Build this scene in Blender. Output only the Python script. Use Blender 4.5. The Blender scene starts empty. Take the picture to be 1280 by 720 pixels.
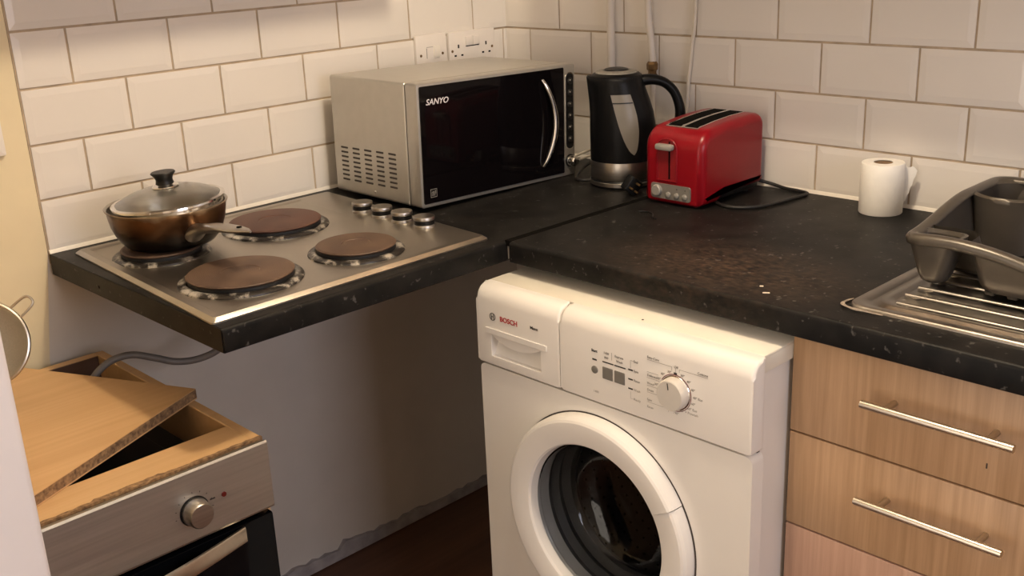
import bpy, bmesh, math, random
from mathutils import Vector, Matrix
random.seed(7)
C = bpy.context.scene.collection
PI = math.pi
T = 0.94                      # worktop height

# ------------------------------------------------------------------ helpers
ROOTLOC = {}
class MB:
    def __init__(s): s.bm = bmesh.new()
    def add(s, bm, M=None, mat=0, keep=False):
        if M is not None: bmesh.ops.transform(bm, matrix=M, verts=bm.verts)
        if not keep:
            for f in bm.faces: f.material_index = mat
        bmesh.ops.recalc_face_normals(bm, faces=bm.faces)
        me = bpy.data.meshes.new('tmp'); bm.to_mesh(me); bm.free()
        s.bm.from_mesh(me); bpy.data.meshes.remove(me)
        return s
    def box(s, x0, x1, y0, y1, z0, z1, b=0, seg=2, mat=0, M=None):
        bm = bmesh.new(); bmesh.ops.create_cube(bm, size=1)
        for v in bm.verts:
            v.co = Vector((x0+(v.co.x+.5)*(x1-x0), y0+(v.co.y+.5)*(y1-y0), z0+(v.co.z+.5)*(z1-z0)))
        if b > 0: bmesh.ops.bevel(bm, geom=bm.edges[:], offset=b, segments=seg, affect='EDGES', profile=.5)
        return s.add(bm, M, mat)
    def prism(s, poly, lo, hi, axis='z', b=0, seg=2, mat=0, M=None, bothcaps=True):
        bm = bmesh.new()
        def mp(p, h):
            if axis == 'z': return (p[0], p[1], h)
            if axis == 'y': return (p[0], h, p[1])
            return (h, p[0], p[1])
        a = [bm.verts.new(mp(p, lo)) for p in poly]; c = [bm.verts.new(mp(p, hi)) for p in poly]
        n = len(poly)
        f0 = bm.faces.new(a); f1 = bm.faces.new(c)
        for i in range(n): bm.faces.new((a[i], a[(i+1) % n], c[(i+1) % n], c[i]))
        if b > 0:
            es = list(f1.edges) + (list(f0.edges) if bothcaps else [])
            bmesh.ops.bevel(bm, geom=es, offset=b, segments=seg, affect='EDGES', profile=.5)
        return s.add(bm, M, mat)
    def loft(s, rings, cap0=True, cap1=True, mat=0, M=None, closed=True):
        bm = bmesh.new()
        R = [[bm.verts.new(p) for p in r] for r in rings]
        n = len(R[0])
        for i in range(len(R)-1):
            for j in range(n if closed else n-1):
                bm.faces.new((R[i][j], R[i][(j+1) % n], R[i+1][(j+1) % n], R[i+1][j]))
        if cap0: bm.faces.new(R[0])
        if cap1: bm.faces.new(R[-1])
        return s.add(bm, M, mat)
    def lathe(s, prof, seg=48, mat=0, M=None, a0=0, a1=2*PI):
        bm = bmesh.new(); full = abs(a1-a0-2*PI) < 1e-6
        R = []
        for r, z in prof:
            if r < 1e-6: R.append([bm.verts.new((0, 0, z))])
            else: R.append([bm.verts.new((r*math.cos(a0+(a1-a0)*k/seg), r*math.sin(a0+(a1-a0)*k/seg), z)) for k in range(seg if full else seg+1)])
        for A, B in zip(R, R[1:]):
            m = seg
            for k in range(m):
                k2 = (k+1) % seg if full else k+1
                if len(A) == 1 and len(B) == 1: continue
                if len(A) == 1: bm.faces.new((A[0], B[k], B[k2]))
                elif len(B) == 1: bm.faces.new((A[k], A[k2], B[0]))
                else: bm.faces.new((A[k], A[k2], B[k2], B[k]))
        return s.add(bm, M, mat)
    def tube(s, pts, r, seg=10, mat=0, M=None, smooth=6, flat=1.0, up=None):
        P = spline([Vector(p) for p in pts], smooth) if smooth else [Vector(p) for p in pts]
        rings = []; nrm = None
        for i, p in enumerate(P):
            t = (P[min(i+1, len(P)-1)]-P[max(i-1, 0)]).normalized()
            if nrm is None:
                nrm = t.orthogonal().normalized() if up is None else (Vector(up)-t*Vector(up).dot(t)).normalized()
            else: nrm = (nrm-t*nrm.dot(t)).normalized()
            bn = t.cross(nrm)
            rr = r(i/(len(P)-1)) if callable(r) else r
            rings.append([p+nrm*(rr*flat*math.cos(2*PI*k/seg))+bn*(rr*math.sin(2*PI*k/seg)) for k in range(seg)])
        return s.loft(rings, True, True, mat, M)
    def text(s, txt, size, M, mat=0, bold=0.0, shear=0.0, depth=.0003, align='LEFT', sx=1.0):
        cu = bpy.data.curves.new('t', 'FONT'); cu.body = txt; cu.size = size; cu.offset = bold*size
        cu.shear = shear; cu.extrude = depth; cu.align_x = align; cu.resolution_u = 3
        ob = bpy.data.objects.new('t', cu); C.objects.link(ob)
        dg = bpy.context.evaluated_depsgraph_get()
        me = bpy.data.meshes.new_from_object(ob.evaluated_get(dg))
        bpy.data.objects.remove(ob); bpy.data.curves.remove(cu)
        bm = bmesh.new(); bm.from_mesh(me); bpy.data.meshes.remove(me)
        for v in bm.verts: v.co.x *= sx
        bmesh.ops.transform(bm, matrix=M, verts=bm.verts)
        for f in bm.faces: f.material_index = mat
        me = bpy.data.meshes.new('tmp'); bm.to_mesh(me); bm.free(); s.bm.from_mesh(me); bpy.data.meshes.remove(me)
        return s
    def build(s, name, mats, parent=None, ang=35, kind=None, label=None):
        if not isinstance(mats, (list, tuple)): mats = [mats]
        bm = s.bm
        for f in bm.faces: f.smooth = True
        lim = math.radians(ang)
        for e in bm.edges:
            if len(e.link_faces) == 2:
                if e.calc_face_angle(0) > lim: e.smooth = False
        root = parent
        while root is not None and root.parent is not None: root = root.parent
        if root is not None and root.name in ROOTLOC:
            bmesh.ops.translate(bm, vec=-ROOTLOC[root.name], verts=bm.verts)
        me = bpy.data.meshes.new(name); bm.to_mesh(me); bm.free()
        for m in mats: me.materials.append(m)
        o = bpy.data.objects.new(name, me); C.objects.link(o)
        if parent is not None: o.parent = parent
        if kind: o['kind'] = kind
        if label: o['label'] = label
        return o

def spline(P, n):
    if len(P) < 3: return P
    out = []
    for i in range(len(P)-1):
        p0 = P[max(i-1, 0)]; p1 = P[i]; p2 = P[i+1]; p3 = P[min(i+2, len(P)-1)]
        for k in range(n):
            t = k/n
            out.append(.5*((2*p1)+(p2-p0)*t+(2*p0-5*p1+4*p2-p3)*t*t+(3*p1-p0-3*p2+p3)*t**3))
    out.append(P[-1]); return out
def rrect(x0, x1, y0, y1, r, n=6):
    out = []
    for cx, cy, a in ((x1-r, y1-r, 0), (x0+r, y1-r, PI/2), (x0+r, y0+r, PI), (x1-r, y0+r, 1.5*PI)):
        for k in range(n+1):
            t = a+PI/2*k/n; out.append((cx+r*math.cos(t), cy+r*math.sin(t)))
    return out
def frame(o, x, y):
    x = Vector(x).normalized(); y = Vector(y); y = (y-x*y.dot(x)).normalized(); z = x.cross(y)
    M = Matrix((x, y, z)).transposed().to_4x4(); M.translation = Vector(o); return M
def thing(name, label, cat, loc=(0, 0, 0), rot=(0, 0, 0), group=None, world=True):
    o = bpy.data.objects.new(name, None); C.objects.link(o); o.empty_display_size = .05
    o.location = loc; o.rotation_euler = rot; tag(o, label, cat, group)
    if world: ROOTLOC[o.name] = Vector(loc)
    return o
def tag(o, label, cat, group=None):
    o['label'] = label; o['category'] = cat
    if group: o['group'] = group
    return o
def dup(root, loc, label=None):
    r = root.copy(); C.objects.link(r); r.location = loc
    if label: r['label'] = label
    for ch in list(root.children):
        c = ch.copy(); C.objects.link(c); c.parent = r
        for g in ch.children:
            d = g.copy(); C.objects.link(d); d.parent = c
    return r
def struct(o):
    o['kind'] = 'structure'; return o

# ------------------------------------------------------------------ materials
def nodes(name):
    m = bpy.data.materials.new(name); m.use_nodes = True
    nt = m.node_tree; return m, nt, nt.nodes['Principled BSDF']
def mat(name, col, rough=.5, metal=0, noise=0, nscale=20, bump=0, bscale=60, spec=.5, coat=0, var=None, stretch=(1, 1, 1), detail=6, rvar=0):
    m, nt, b = nodes(name); L = nt.links.new
    b.inputs['Base Color'].default_value = (*col, 1); b.inputs['Roughness'].default_value = rough
    b.inputs['Metallic'].default_value = metal; b.inputs['Specular IOR Level'].default_value = spec
    b.inputs['Coat Weight'].default_value = coat
    tc = nt.nodes.new('ShaderNodeTexCoord'); mp = nt.nodes.new('ShaderNodeMapping'); mp.inputs['Scale'].default_value = stretch
    L(tc.outputs['Object'], mp.inputs['Vector'])
    if noise:
        n = nt.nodes.new('ShaderNodeTexNoise'); n.inputs['Scale'].default_value = nscale; n.inputs['Detail'].default_value = detail
        r = nt.nodes.new('ShaderNodeValToRGB'); L(mp.outputs['Vector'], n.inputs['Vector']); L(n.outputs['Fac'], r.inputs['Fac'])
        c2 = var if var else tuple(c*(1-noise) for c in col)
        r.color_ramp.elements[0].position = .3; r.color_ramp.elements[1].position = .7
        r.color_ramp.elements[0].color = (*c2, 1); r.color_ramp.elements[1].color = (*col, 1)
        L(r.outputs['Color'], b.inputs['Base Color'])
        if rvar:
            mr = nt.nodes.new('ShaderNodeMapRange'); mr.inputs['To Min'].default_value = rough-rvar; mr.inputs['To Max'].default_value = rough+rvar
            L(n.outputs['Fac'], mr.inputs['Value']); L(mr.outputs['Result'], b.inputs['Roughness'])
    if bump:
        n2 = nt.nodes.new('ShaderNodeTexNoise'); n2.inputs['Scale'].default_value = bscale; n2.inputs['Detail'].default_value = 4
        L(mp.outputs['Vector'], n2.inputs['Vector'])
        bp = nt.nodes.new('ShaderNodeBump'); bp.inputs['Strength'].default_value = bump; bp.inputs['Distance'].default_value = .002
        L(n2.outputs['Fac'], bp.inputs['Height']); L(bp.outputs['Normal'], b.inputs['Normal'])
    return m

M_tile = mat('glazed_tile', (.80, .755, .70), .16, noise=.06, nscale=3, bump=.06, bscale=14)
M_grout = mat('grout', (.53, .42, .30), .9, noise=.3, nscale=30)
M_yellow = mat('yellow_paint', (.84, .72, .48), .6, noise=.12, nscale=5, bump=.35, bscale=16)
M_white = mat('wall_paint', (.70, .65, .59), .75, noise=.08, nscale=6, bump=.15, bscale=50)
M_room = mat('room_paint', (.70, .62, .50), .8, noise=.05, nscale=4)
M_ceil = mat('ceiling_paint', (.80, .77, .72), .85, noise=.04, nscale=4)
M_sil = mat('silicone', (.85, .80, .72), .35, noise=.08, nscale=40)
M_sealant = mat('grubby_sealant', (.34, .28, .22), .5, noise=.35, nscale=60)
M_plaster = mat('rough_plaster', (.46, .42, .42), .9, noise=.35, nscale=28, bump=.8, bscale=40)
M_black = mat('black_plastic', (.007, .007, .0075), .38, spec=.3, noise=.2, nscale=60)
M_blackm = mat('matt_black_plastic', (.005, .005, .0055), .36, spec=.14, noise=.2, nscale=50, bump=.05, bscale=400)
M_rubber = mat('black_rubber', (.012, .011, .011), .5, noise=.2, nscale=60)
M_chrome = mat('chrome', (.82, .80, .76), .12, 1, noise=.05, nscale=30)
M_steel = mat('brushed_steel', (.50, .47, .43), .33, 1, noise=.18, nscale=8, stretch=(1, 1, 30), rvar=.06)
M_panel = mat('oven_steel', (.50, .48, .44), .44, 1, noise=.14, nscale=7, stretch=(1, 30, 30), rvar=.05)
M_hob = mat('hob_steel', (.50, .465, .41), .36, 1, noise=.22, nscale=7, rvar=.08, bump=.04, bscale=200)
M_sink = mat('sink_steel', (.34, .315, .285), .34, 1, noise=.25, nscale=18, rvar=.1)
M_silver = mat('silver_paint', (.49, .47, .42), .30, .6, noise=.06, nscale=40, bump=.03, bscale=500)
M_bezel = mat('silver_bezel', (.46, .44, .40), .35, .7, noise=.06, nscale=40)
M_glassblack = mat('black_glass', (.004, .003, .0035), .05, 0, noise=.2, nscale=3, spec=.16)
M_oven_glass = mat('oven_glass', (.003, .0035, .005), .04, 0, noise=.2, nscale=3, spec=.12)
M_wm = mat('white_enamel', (.80, .765, .71), .32, noise=.03, nscale=8, coat=.2)
M_lid = mat('yellowed_lid', (.72, .675, .575), .4, noise=.05, nscale=8)
M_wmp = mat('white_plastic', (.80, .765, .715), .38, noise=.03, nscale=10)
M_seam = mat('seam_shadow_gap', (.05, .04, .035), .8, noise=.2, nscale=20)
M_knob = mat('silver_knob_plastic', (.66, .62, .56), .35, .15, noise=.05, nscale=30)
M_print = mat('grey_print', (.27, .245, .22), .6, noise=.1, nscale=60)
M_printd = mat('dark_print', (.03, .026, .024), .6, noise=.1, nscale=60)
M_redp = mat('red_print', (.42, .012, .02), .5, noise=.1, nscale=60)
M_darkred = mat('dark_red_print', (.16, .03, .03), .5, noise=.1, nscale=60)
M_grey = mat('grey_plastic', (.17, .158, .14), .45, noise=.08, nscale=60)
M_lgrey = mat('light_grey_plastic', (.27, .255, .23), .42, noise=.08, nscale=60)
M_red = mat('red_gloss_plastic', (.205, .003, .008), .28, noise=.08, nscale=10, spec=.3)
M_redd = mat('red_matt_plastic', (.22, .006, .010), .45, noise=.1, nscale=20)
M_rack = mat('charcoal_rack_plastic', (.088, .075, .060), .32, .35, noise=.12, nscale=25)
M_paper = mat('tissue_paper', (.90, .87, .81), .9, noise=.05, nscale=60, bump=.25, bscale=220)
M_card = mat('cardboard', (.34, .22, .12), .9, noise=.2, nscale=60)
M_pipe = mat('white_pipe_paint', (.72, .66, .58), .4, noise=.08, nscale=20)
M_brass = mat('brass', (.30, .19, .09), .4, .9, noise=.4, nscale=60)
M_cable = mat('grey_cable', (.19, .17, .155), .5, noise=.12, nscale=60)
M_wcable = mat('white_cable', (.70, .64, .54), .5, noise=.08, nscale=60)
M_dark = mat('dark_metal', (.022, .022, .024), .5, .3, noise=.4, nscale=20)
M_socket = mat('socket_plastic', (.80, .75, .70), .35, noise=.03, nscale=30)
M_hole = mat('socket_hole', (.004, .0035, .003), .8, noise=.2, nscale=30, spec=.04)
M_drum = mat('drum_steel', (.16, .15, .15), .35, .9, noise=.2, nscale=30)
M_gasket = mat('grey_rubber', (.16, .155, .15), .42, noise=.15, nscale=20)
M_door = mat('white_gloss_paint', (.72, .69, .71), .4, noise=.04, nscale=9, bump=.1, bscale=30)
M_crumb = mat('crumb', (.75, .66, .52), .8, noise=.2, nscale=80)
M_handle = mat('satin_nickel', (.60, .54, .45), .30, 1, noise=.1, nscale=60)
M_led = mat('red_lens', (.10, .008, .006), .3, noise=.1, nscale=60)

def wood(name, c1, c2, c3, axis, scale=1.0, rough=.42, blotch=.25):
    m, nt, b = nodes(name); L = nt.links.new
    tc = nt.nodes.new('ShaderNodeTexCoord'); mp = nt.nodes.new('ShaderNodeMapping')
    s = [70*scale, 70*scale, 70*scale]; s['xyz'.index(axis)] = 2.2*scale; mp.inputs['Scale'].default_value = s
    n = nt.nodes.new('ShaderNodeTexNoise'); n.inputs['Scale'].default_value = 1; n.inputs['Detail'].default_value = 5; n.inputs['Roughness'].default_value = .65
    mp2 = nt.nodes.new('ShaderNodeMapping'); s2 = [9*scale]*3; s2['xyz'.index(axis)] = 1.1*scale; mp2.inputs['Scale'].default_value = s2
    n2 = nt.nodes.new('ShaderNodeTexNoise'); n2.inputs['Scale'].default_value = 1; n2.inputs['Detail'].default_value = 2; n2.inputs['Distortion'].default_value = 1.5
    r = nt.nodes.new('ShaderNodeValToRGB'); r.color_ramp.elements[0].position = .30; r.color_ramp.elements[1].position = .72
    r.color_ramp.elements[0].color = (*c1, 1); r.color_ramp.elements[1].color = (*c2, 1)
    mx = nt.nodes.new('ShaderNodeMixRGB'); mx.inputs['Color2'].default_value = (*c3, 1)
    mr = nt.nodes.new('ShaderNodeMapRange'); mr.inputs['From Min'].default_value = .35; mr.inputs['From Max'].default_value = .75; mr.inputs['To Max'].default_value = blotch*2
    L(tc.outputs['Object'], mp.inputs['Vector']); L(tc.outputs['Object'], mp2.inputs['Vector'])
    L(mp.outputs['Vector'], n.inputs['Vector']); L(mp2.outputs['Vector'], n2.inputs['Vector'])
    L(n.outputs['Fac'], r.inputs['Fac']); L(n2.outputs['Fac'], mr.inputs['Value'])
    L(r.outputs['Color'], mx.inputs['Color1']); L(mr.outputs['Result'], mx.inputs['Fac']); L(mx.outputs['Color'], b.inputs['Base Color'])
    b.inputs['Roughness'].default_value = rough
    return m
M_beech = wood('beech_laminate', (.38, .23, .12), (.54, .35, .205), (.34, .20, .10), 'z', 1.6)
M_beech_pink = wood('pinkish_beech_laminate', (.40, .24, .165), (.54, .345, .25), (.38, .22, .15), 'z', 1.6)
M_board = wood('beech_board', (.54, .325, .15), (.63, .40, .20), (.48, .28, .125), 'x', .8)
M_rail = wood('beech_rail', (.58, .36, .17), (.68, .45, .235), (.5, .30, .14), 'x', .8)
M_dbrown = wood('brown_panel_inside', (.10, .055, .035), (.15, .085, .055), (.08, .045, .03), 'x', .8)
M_floor = wood('brown_floor_laminate', (.10, .042, .022), (.17, .075, .038), (.07, .03, .015), 'x', .5, .45)
M_chip = mat('chipboard_edge', (.36, .22, .11), .9, noise=.6, nscale=140, var=(.10, .055, .03), bump=1, bscale=200)

# black mottled worktop with specks and a worn brownish patch
def worktop_mat():
    m, nt, b = nodes('black_worktop_laminate'); L = nt.links.new
    tc = nt.nodes.new('ShaderNodeTexCoord')
    def noise(sc, d=4, st=None):
        n = nt.nodes.new('ShaderNodeTexNoise'); n.inputs['Scale'].default_value = sc; n.inputs['Detail'].default_value = d
        if st:
            mp = nt.nodes.new('ShaderNodeMapping'); mp.inputs['Scale'].default_value = st; L(tc.outputs['Object'], mp.inputs['Vector']); L(mp.outputs['Vector'], n.inputs['Vector'])
        else: L(tc.outputs['Object'], n.inputs['Vector'])
        return n
    def ramp(src, p0, p1, c0=(0, 0, 0, 1), c1=(1, 1, 1, 1)):
        r = nt.nodes.new('ShaderNodeValToRGB'); r.color_ramp.elements[0].position = p0; r.color_ramp.elements[1].position = p1
        r.color_ramp.elements[0].color = c0; r.color_ramp.elements[1].color = c1; L(src, r.inputs['Fac']); return r
    base = ramp(noise(22).outputs['Fac'], .35, .7, (.0055, .0055, .0055, 1), (.014, .0125, .0115, 1))
    sp = ramp(noise(85, 2).outputs['Fac'], .66, .74)
    m1 = nt.nodes.new('ShaderNodeMixRGB'); m1.inputs['Color2'].default_value = (.075, .07, .065, 1)
    L(sp.outputs['Color'], m1.inputs['Fac']); L(base.outputs['Color'], m1.inputs['Color1'])
    # worn stain: an oval patch (its own shape) broken up by streaky noise
    mp = nt.nodes.new('ShaderNodeMapping'); mp.vector_type = 'POINT'
    mp.inputs['Location'].default_value = (.205*6, -.665*3.6, -.04*3); mp.inputs['Scale'].default_value = (6, 3.6, 3)
    g = nt.nodes.new('ShaderNodeTexGradient'); g.gradient_type = 'SPHERICAL'; L(tc.outputs['Object'], mp.inputs['Vector']); L(mp.outputs['Vector'], g.inputs['Vector'])
    st = ramp(noise(130, 9, (1, .55, 1)).outputs['Fac'], .36, .74)
    mul = nt.nodes.new('ShaderNodeMath'); mul.operation = 'MULTIPLY'; L(g.outputs['Fac'], mul.inputs[0]); L(st.outputs['Color'], mul.inputs[1])
    mu2 = nt.nodes.new('ShaderNodeMath'); mu2.operation = 'MULTIPLY'; mu2.inputs[1].default_value = .62; mu2.use_clamp = True; L(mul.outputs[0], mu2.inputs[0])
    m2 = nt.nodes.new('ShaderNodeMixRGB'); m2.inputs['Color2'].default_value = (.135, .085, .055, 1)
    L(mu2.outputs[0], m2.inputs['Fac']); L(m1.outputs['Color'], m2.inputs['Color1']); L(m2.outputs['Color'], b.inputs['Base Color'])
    rr = nt.nodes.new('ShaderNodeMapRange'); rr.inputs['To Min'].default_value = .34; rr.inputs['To Max'].default_value = .52; b.inputs['Specular IOR Level'].default_value = .13
    L(noise(9).outputs['Fac'], rr.inputs['Value']); L(rr.outputs['Result'], b.inputs['Roughness'])
    bp = nt.nodes.new('ShaderNodeBump'); bp.inputs['Strength'].default_value = .05; bp.inputs['Distance'].default_value = .002
    L(noise(220, 2).outputs['Fac'], bp.inputs['Height']); L(bp.outputs['Normal'], b.inputs['Normal'])
    return m
M_top = worktop_mat()

def plate_mat(name, c1, c2):
    m, nt, b = nodes(name); L = nt.links.new
    tc = nt.nodes.new('ShaderNodeTexCoord')
    n = nt.nodes.new('ShaderNodeTexNoise'); n.inputs['Scale'].default_value = 16; n.inputs['Detail'].default_value = 6
    L(tc.outputs['Object'], n.inputs['Vector'])
    r = nt.nodes.new('ShaderNodeValToRGB'); r.color_ramp.elements[0].position = .3; r.color_ramp.elements[1].position = .72
    r.color_ramp.elements[0].color = (*c1, 1); r.color_ramp.elements[1].color = (*c2, 1)
    L(n.outputs['Fac'], r.inputs['Fac']); L(r.outputs['Color'], b.inputs['Base Color'])
    w = nt.nodes.new('ShaderNodeTexWave'); w.wave_type = 'RINGS'; w.rings_direction = 'Z'; w.inputs['Scale'].default_value = 90
    L(tc.outputs['Object'], w.inputs['Vector'])
    bp = nt.nodes.new('ShaderNodeBump'); bp.inputs['Strength'].default_value = .12; bp.inputs['Distance'].default_value = .001
    L(w.outputs['Fac'], bp.inputs['Height']); L(bp.outputs['Normal'], b.inputs['Normal'])
    b.inputs['Roughness'].default_value = .55; b.inputs['Metallic'].default_value = .15
    return m
M_plate_red = plate_mat('rusty_iron', (.060, .026, .018), (.115, .052, .036))
M_plate_brown = plate_mat('brown_iron', (.062, .036, .024), (.13, .078, .05))
def burnt_ring():
    m, nt, b = nodes('burnt_chrome_ring'); L = nt.links.new
    tc = nt.nodes.new('ShaderNodeTexCoord'); n = nt.nodes.new('ShaderNodeTexNoise'); n.inputs['Scale'].default_value = 24; n.inputs['Detail'].default_value = 9; n.inputs['Roughness'].default_value = .7
    L(tc.outputs['Object'], n.inputs['Vector'])
    r = nt.nodes.new('ShaderNodeValToRGB'); r.color_ramp.elements[0].position = .50; r.color_ramp.elements[1].position = .60
    r.color_ramp.elements[0].color = (.015, .012, .01, 1); r.color_ramp.elements[1].color = (.50, .46, .40, 1)
    L(n.outputs['Fac'], r.inputs['Fac']); L(r.outputs['Color'], b.inputs['Base Color'])
    L(r.outputs['Color'], b.inputs['Metallic']); b.inputs['Metallic'].default_value = .9
    b.inputs['Roughness'].default_value = .3
    return m
M_burnt = burnt_ring()
def pan_mat():
    m, nt, b = nodes('burnt_pan_steel'); L = nt.links.new
    tc = nt.nodes.new('ShaderNodeTexCoord'); sp = nt.nodes.new('ShaderNodeSeparateXYZ'); L(tc.outputs['Object'], sp.inputs[0])
    n = nt.nodes.new('ShaderNodeTexNoise'); n.inputs['Scale'].default_value = 22; n.inputs['Detail'].default_value = 6; L(tc.outputs['Object'], n.inputs['Vector'])
    ad = nt.nodes.new('ShaderNodeMath'); ad.operation = 'MULTIPLY_ADD'; ad.inputs[1].default_value = .03; L(n.outputs['Fac'], ad.inputs[0]); L(sp.outputs['Z'], ad.inputs[2])
    mr = nt.nodes.new('ShaderNodeMapRange'); mr.inputs['From Min'].default_value = .01; mr.inputs['From Max'].default_value = .10; L(ad.outputs[0], mr.inputs['Value'])
    r = nt.nodes.new('ShaderNodeValToRGB'); e = r.color_ramp.elements
    e[0].position = 0; e[0].color = (.006, .005, .006, 1); e[1].position = 1; e[1].color = (.5, .45, .38, 1)
    for p, c in ((.34, (.010, .007, .006, 1)), (.58, (.065, .030, .013, 1)), (.80, (.14, .072, .032, 1)), (.92, (.34, .27, .2, 1))):
        q = e.new(p); q.color = c
    L(mr.outputs['Result'], r.inputs['Fac']); L(r.outputs['Color'], b.inputs['Base Color'])
    b.inputs['Metallic'].default_value = .85; b.inputs['Roughness'].default_value = .30
    return m
M_pan = pan_mat()
def glass(name, col, rough=.03, trans=1, ior=1.45):
    m, nt, b = nodes(name); b.inputs['Base Color'].default_value = (*col, 1)
    n = nt.nodes.new('ShaderNodeTexNoise'); n.inputs['Scale'].default_value = 30
    mr = nt.nodes.new('ShaderNodeMapRange'); mr.inputs['To Min'].default_value = rough; mr.inputs['To Max'].default_value = rough+.04
    nt.links.new(n.outputs['Fac'], mr.inputs['Value']); nt.links.new(mr.outputs['Result'], b.inputs['Roughness'])
    b.inputs['Transmission Weight'].default_value = trans; b.inputs['IOR'].default_value = ior
    return m
M_lidglass = glass('lid_glass', (.88, .88, .84), .16)
M_paninside = mat('pan_inside_steel', (.50, .47, .42), .30, 1, noise=.15, nscale=20)
M_porthole = glass('porthole_glass', (.62, .64, .66), .02, ior=1.3)
M_gauge = mat('smoky_water_window', (.165, .15, .132), .3, spec=.25, noise=.1, nscale=20)
def mesh_mat():
    m, nt, b = nodes('fine_wire_mesh'); L = nt.links.new
    n = nt.nodes.new('ShaderNodeTexNoise'); n.inputs['Scale'].default_value = 40
    r = nt.nodes.new('ShaderNodeValToRGB'); r.color_ramp.elements[0].color = (.34, .31, .27, 1); r.color_ramp.elements[1].color = (.44, .40, .35, 1)
    L(n.outputs['Fac'], r.inputs['Fac']); L(r.outputs['Color'], b.inputs['Base Color'])
    b.inputs['Metallic'].default_value = .4; b.inputs['Roughness'].default_value = .5; b.inputs['Alpha'].default_value = .82
    return m
M_mesh = mesh_mat()

# ------------------------------------------------------------------ room shell
ROOM_Y, ROOM_X, CEIL = -3.3, -2.45, 2.45
struct(MB().box(ROOM_X-.1, .12, ROOM_Y-.1, .12, -.06, 0).build('floor', M_floor))
struct(MB().box(ROOM_X-.1, .12, ROOM_Y-.1, .12, CEIL, CEIL+.06).build('ceiling', M_ceil))
wl = MB()
wl.prism([(-1.285, 0), (.12, 0), (.12, CEIL), (-1.2285, CEIL), (-1.2285, .945), (-1.262, .735)], .004, .12, 'y', mat=0)
wl.prism([(ROOM_X-.1, 0), (-1.285, 0), (-1.262, .735), (-1.2285, .945), (-1.2285, CEIL), (ROOM_X-.1, CEIL)], .003, .12, 'y', mat=1)
wall_left = struct(wl.build('wall_left', [M_white, M_yellow]))
wall_right = struct(MB().box(.004, .12, ROOM_Y, .003, 0, CEIL).build('wall_right', M_white))
struct(MB().box(ROOM_X-.1, -1.7, ROOM_Y-.1, ROOM_Y, 0, CEIL).box(-.7, .12, ROOM_Y-.1, ROOM_Y, 0, CEIL)
       .box(-1.7, -.7, ROOM_Y-.1, ROOM_Y, 0, 1.05).box(-1.7, -.7, ROOM_Y-.1, ROOM_Y, 2.1, CEIL).build('wall_front', M_room))
struct(MB().box(ROOM_X-.1, ROOM_X, -.86, .003, 0, CEIL).box(ROOM_X-.1, ROOM_X, ROOM_Y, -1.68, 0, CEIL)
       .box(ROOM_X-.1, ROOM_X, -1.68, -.86, 2.05, CEIL).build('wall_side', M_room))
wf = MB()
for a in ((-1.7, -1.65, 1.05, 2.1), (-.75, -.7, 1.05, 2.1), (-1.65, -.75, 1.05, 1.1), (-1.65, -.75, 2.05, 2.1), (-1.225, -1.175, 1.1, 2.05)):
    wf.box(a[0], a[1], ROOM_Y-.07, ROOM_Y-.02, a[2], a[3], .006)
struct(wf.build('window_1', M_door))
# open door leaf at the left edge of the view
dl = MB().box(ROOM_X+.01, -1.613, -.90, -.86, .01, 2.02, .008, 3)
door = struct(dl.build('door_1', M_door))

TW, TH, G = .2025, .1023, .0046
def tile_mesh(rows, u_edges, mapf):
    bm = bmesh.new(); rnd = random.Random(3)
    for r in rows:
        z0 = T+r*TH+G/2; z1 = z0+TH-G
        es = u_edges(r)
        for a, b in zip(es, es[1:]):
            if b-a < .012: continue
            a2, b2 = a+G/2, b-G/2; bev = min(.013, (b2-a2)*.3)
            tu, tz, d0 = rnd.uniform(-.0012, .0012), rnd.uniform(-.0012, .0012), rnd.uniform(-.0002, .0002)
            def V(u, z, d):
                cu, cz = (u-(a+b)/2)/TW, (z-(z0+z1)/2)/TH
                return bm.verts.new(mapf(u, z, d+d0+tu*cu*.5+tz*cz*.5))
            back = [V(a2, z0, -.004), V(b2, z0, -.004), V(b2, z1, -.004), V(a2, z1, -.004)]
            o = [V(a2, z0, .0006), V(b2, z0, .0006), V(b2, z1, .0006), V(a2, z1, .0006)]
            i = [V(a2+bev, z0+bev, .0019), V(b2-bev, z0+bev, .0019), V(b2-bev, z1-bev, .0019), V(a2+bev, z1-bev, .0019)]
            bm.faces.new(i)
            for k in range(4):
                k2 = (k+1) % 4
                bm.faces.new((o[k], o[k2], i[k2], i[k])); bm.faces.new((back[k], back[k2], o[k2], o[k]))
    m = MB(); m.add(bm); return m
A0 = -6.061*TW
def edgesA(r):      # row 0 lies on the worktop
    off = 0 if r % 2 == 0 else .5
    e = [A0]+[A0+TW*(k+off) for k in range(0 if off else 1, 8) if A0+TW*(k+off) < -.004]
    return e+[.0018]
def edgesB(r):
    ph = .9204-.5 if r % 2 == 0 else .9204
    e = [-.0018]+[TW*(ph+k) for k in range(0, 14)]
    return [-x for x in e[::-1]]
tile_mesh(range(0, 8), edgesA, lambda u, z, d: (u, -d, z)).build('tiles', M_tile, wall_left, ang=3)
tile_mesh(range(0, 8), edgesB, lambda u, z, d: (-d, u, z)).build('tiles', M_tile, wall_right, ang=3)
MB().box(A0-.001, .002, .0014, .0041, T-.02, T+8*TH).build('grout', M_grout, wall_left)
MB().box(.0014, .0041, -2.8, .003, T-.02, T+8*TH).build('grout', M_grout, wall_right)
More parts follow.
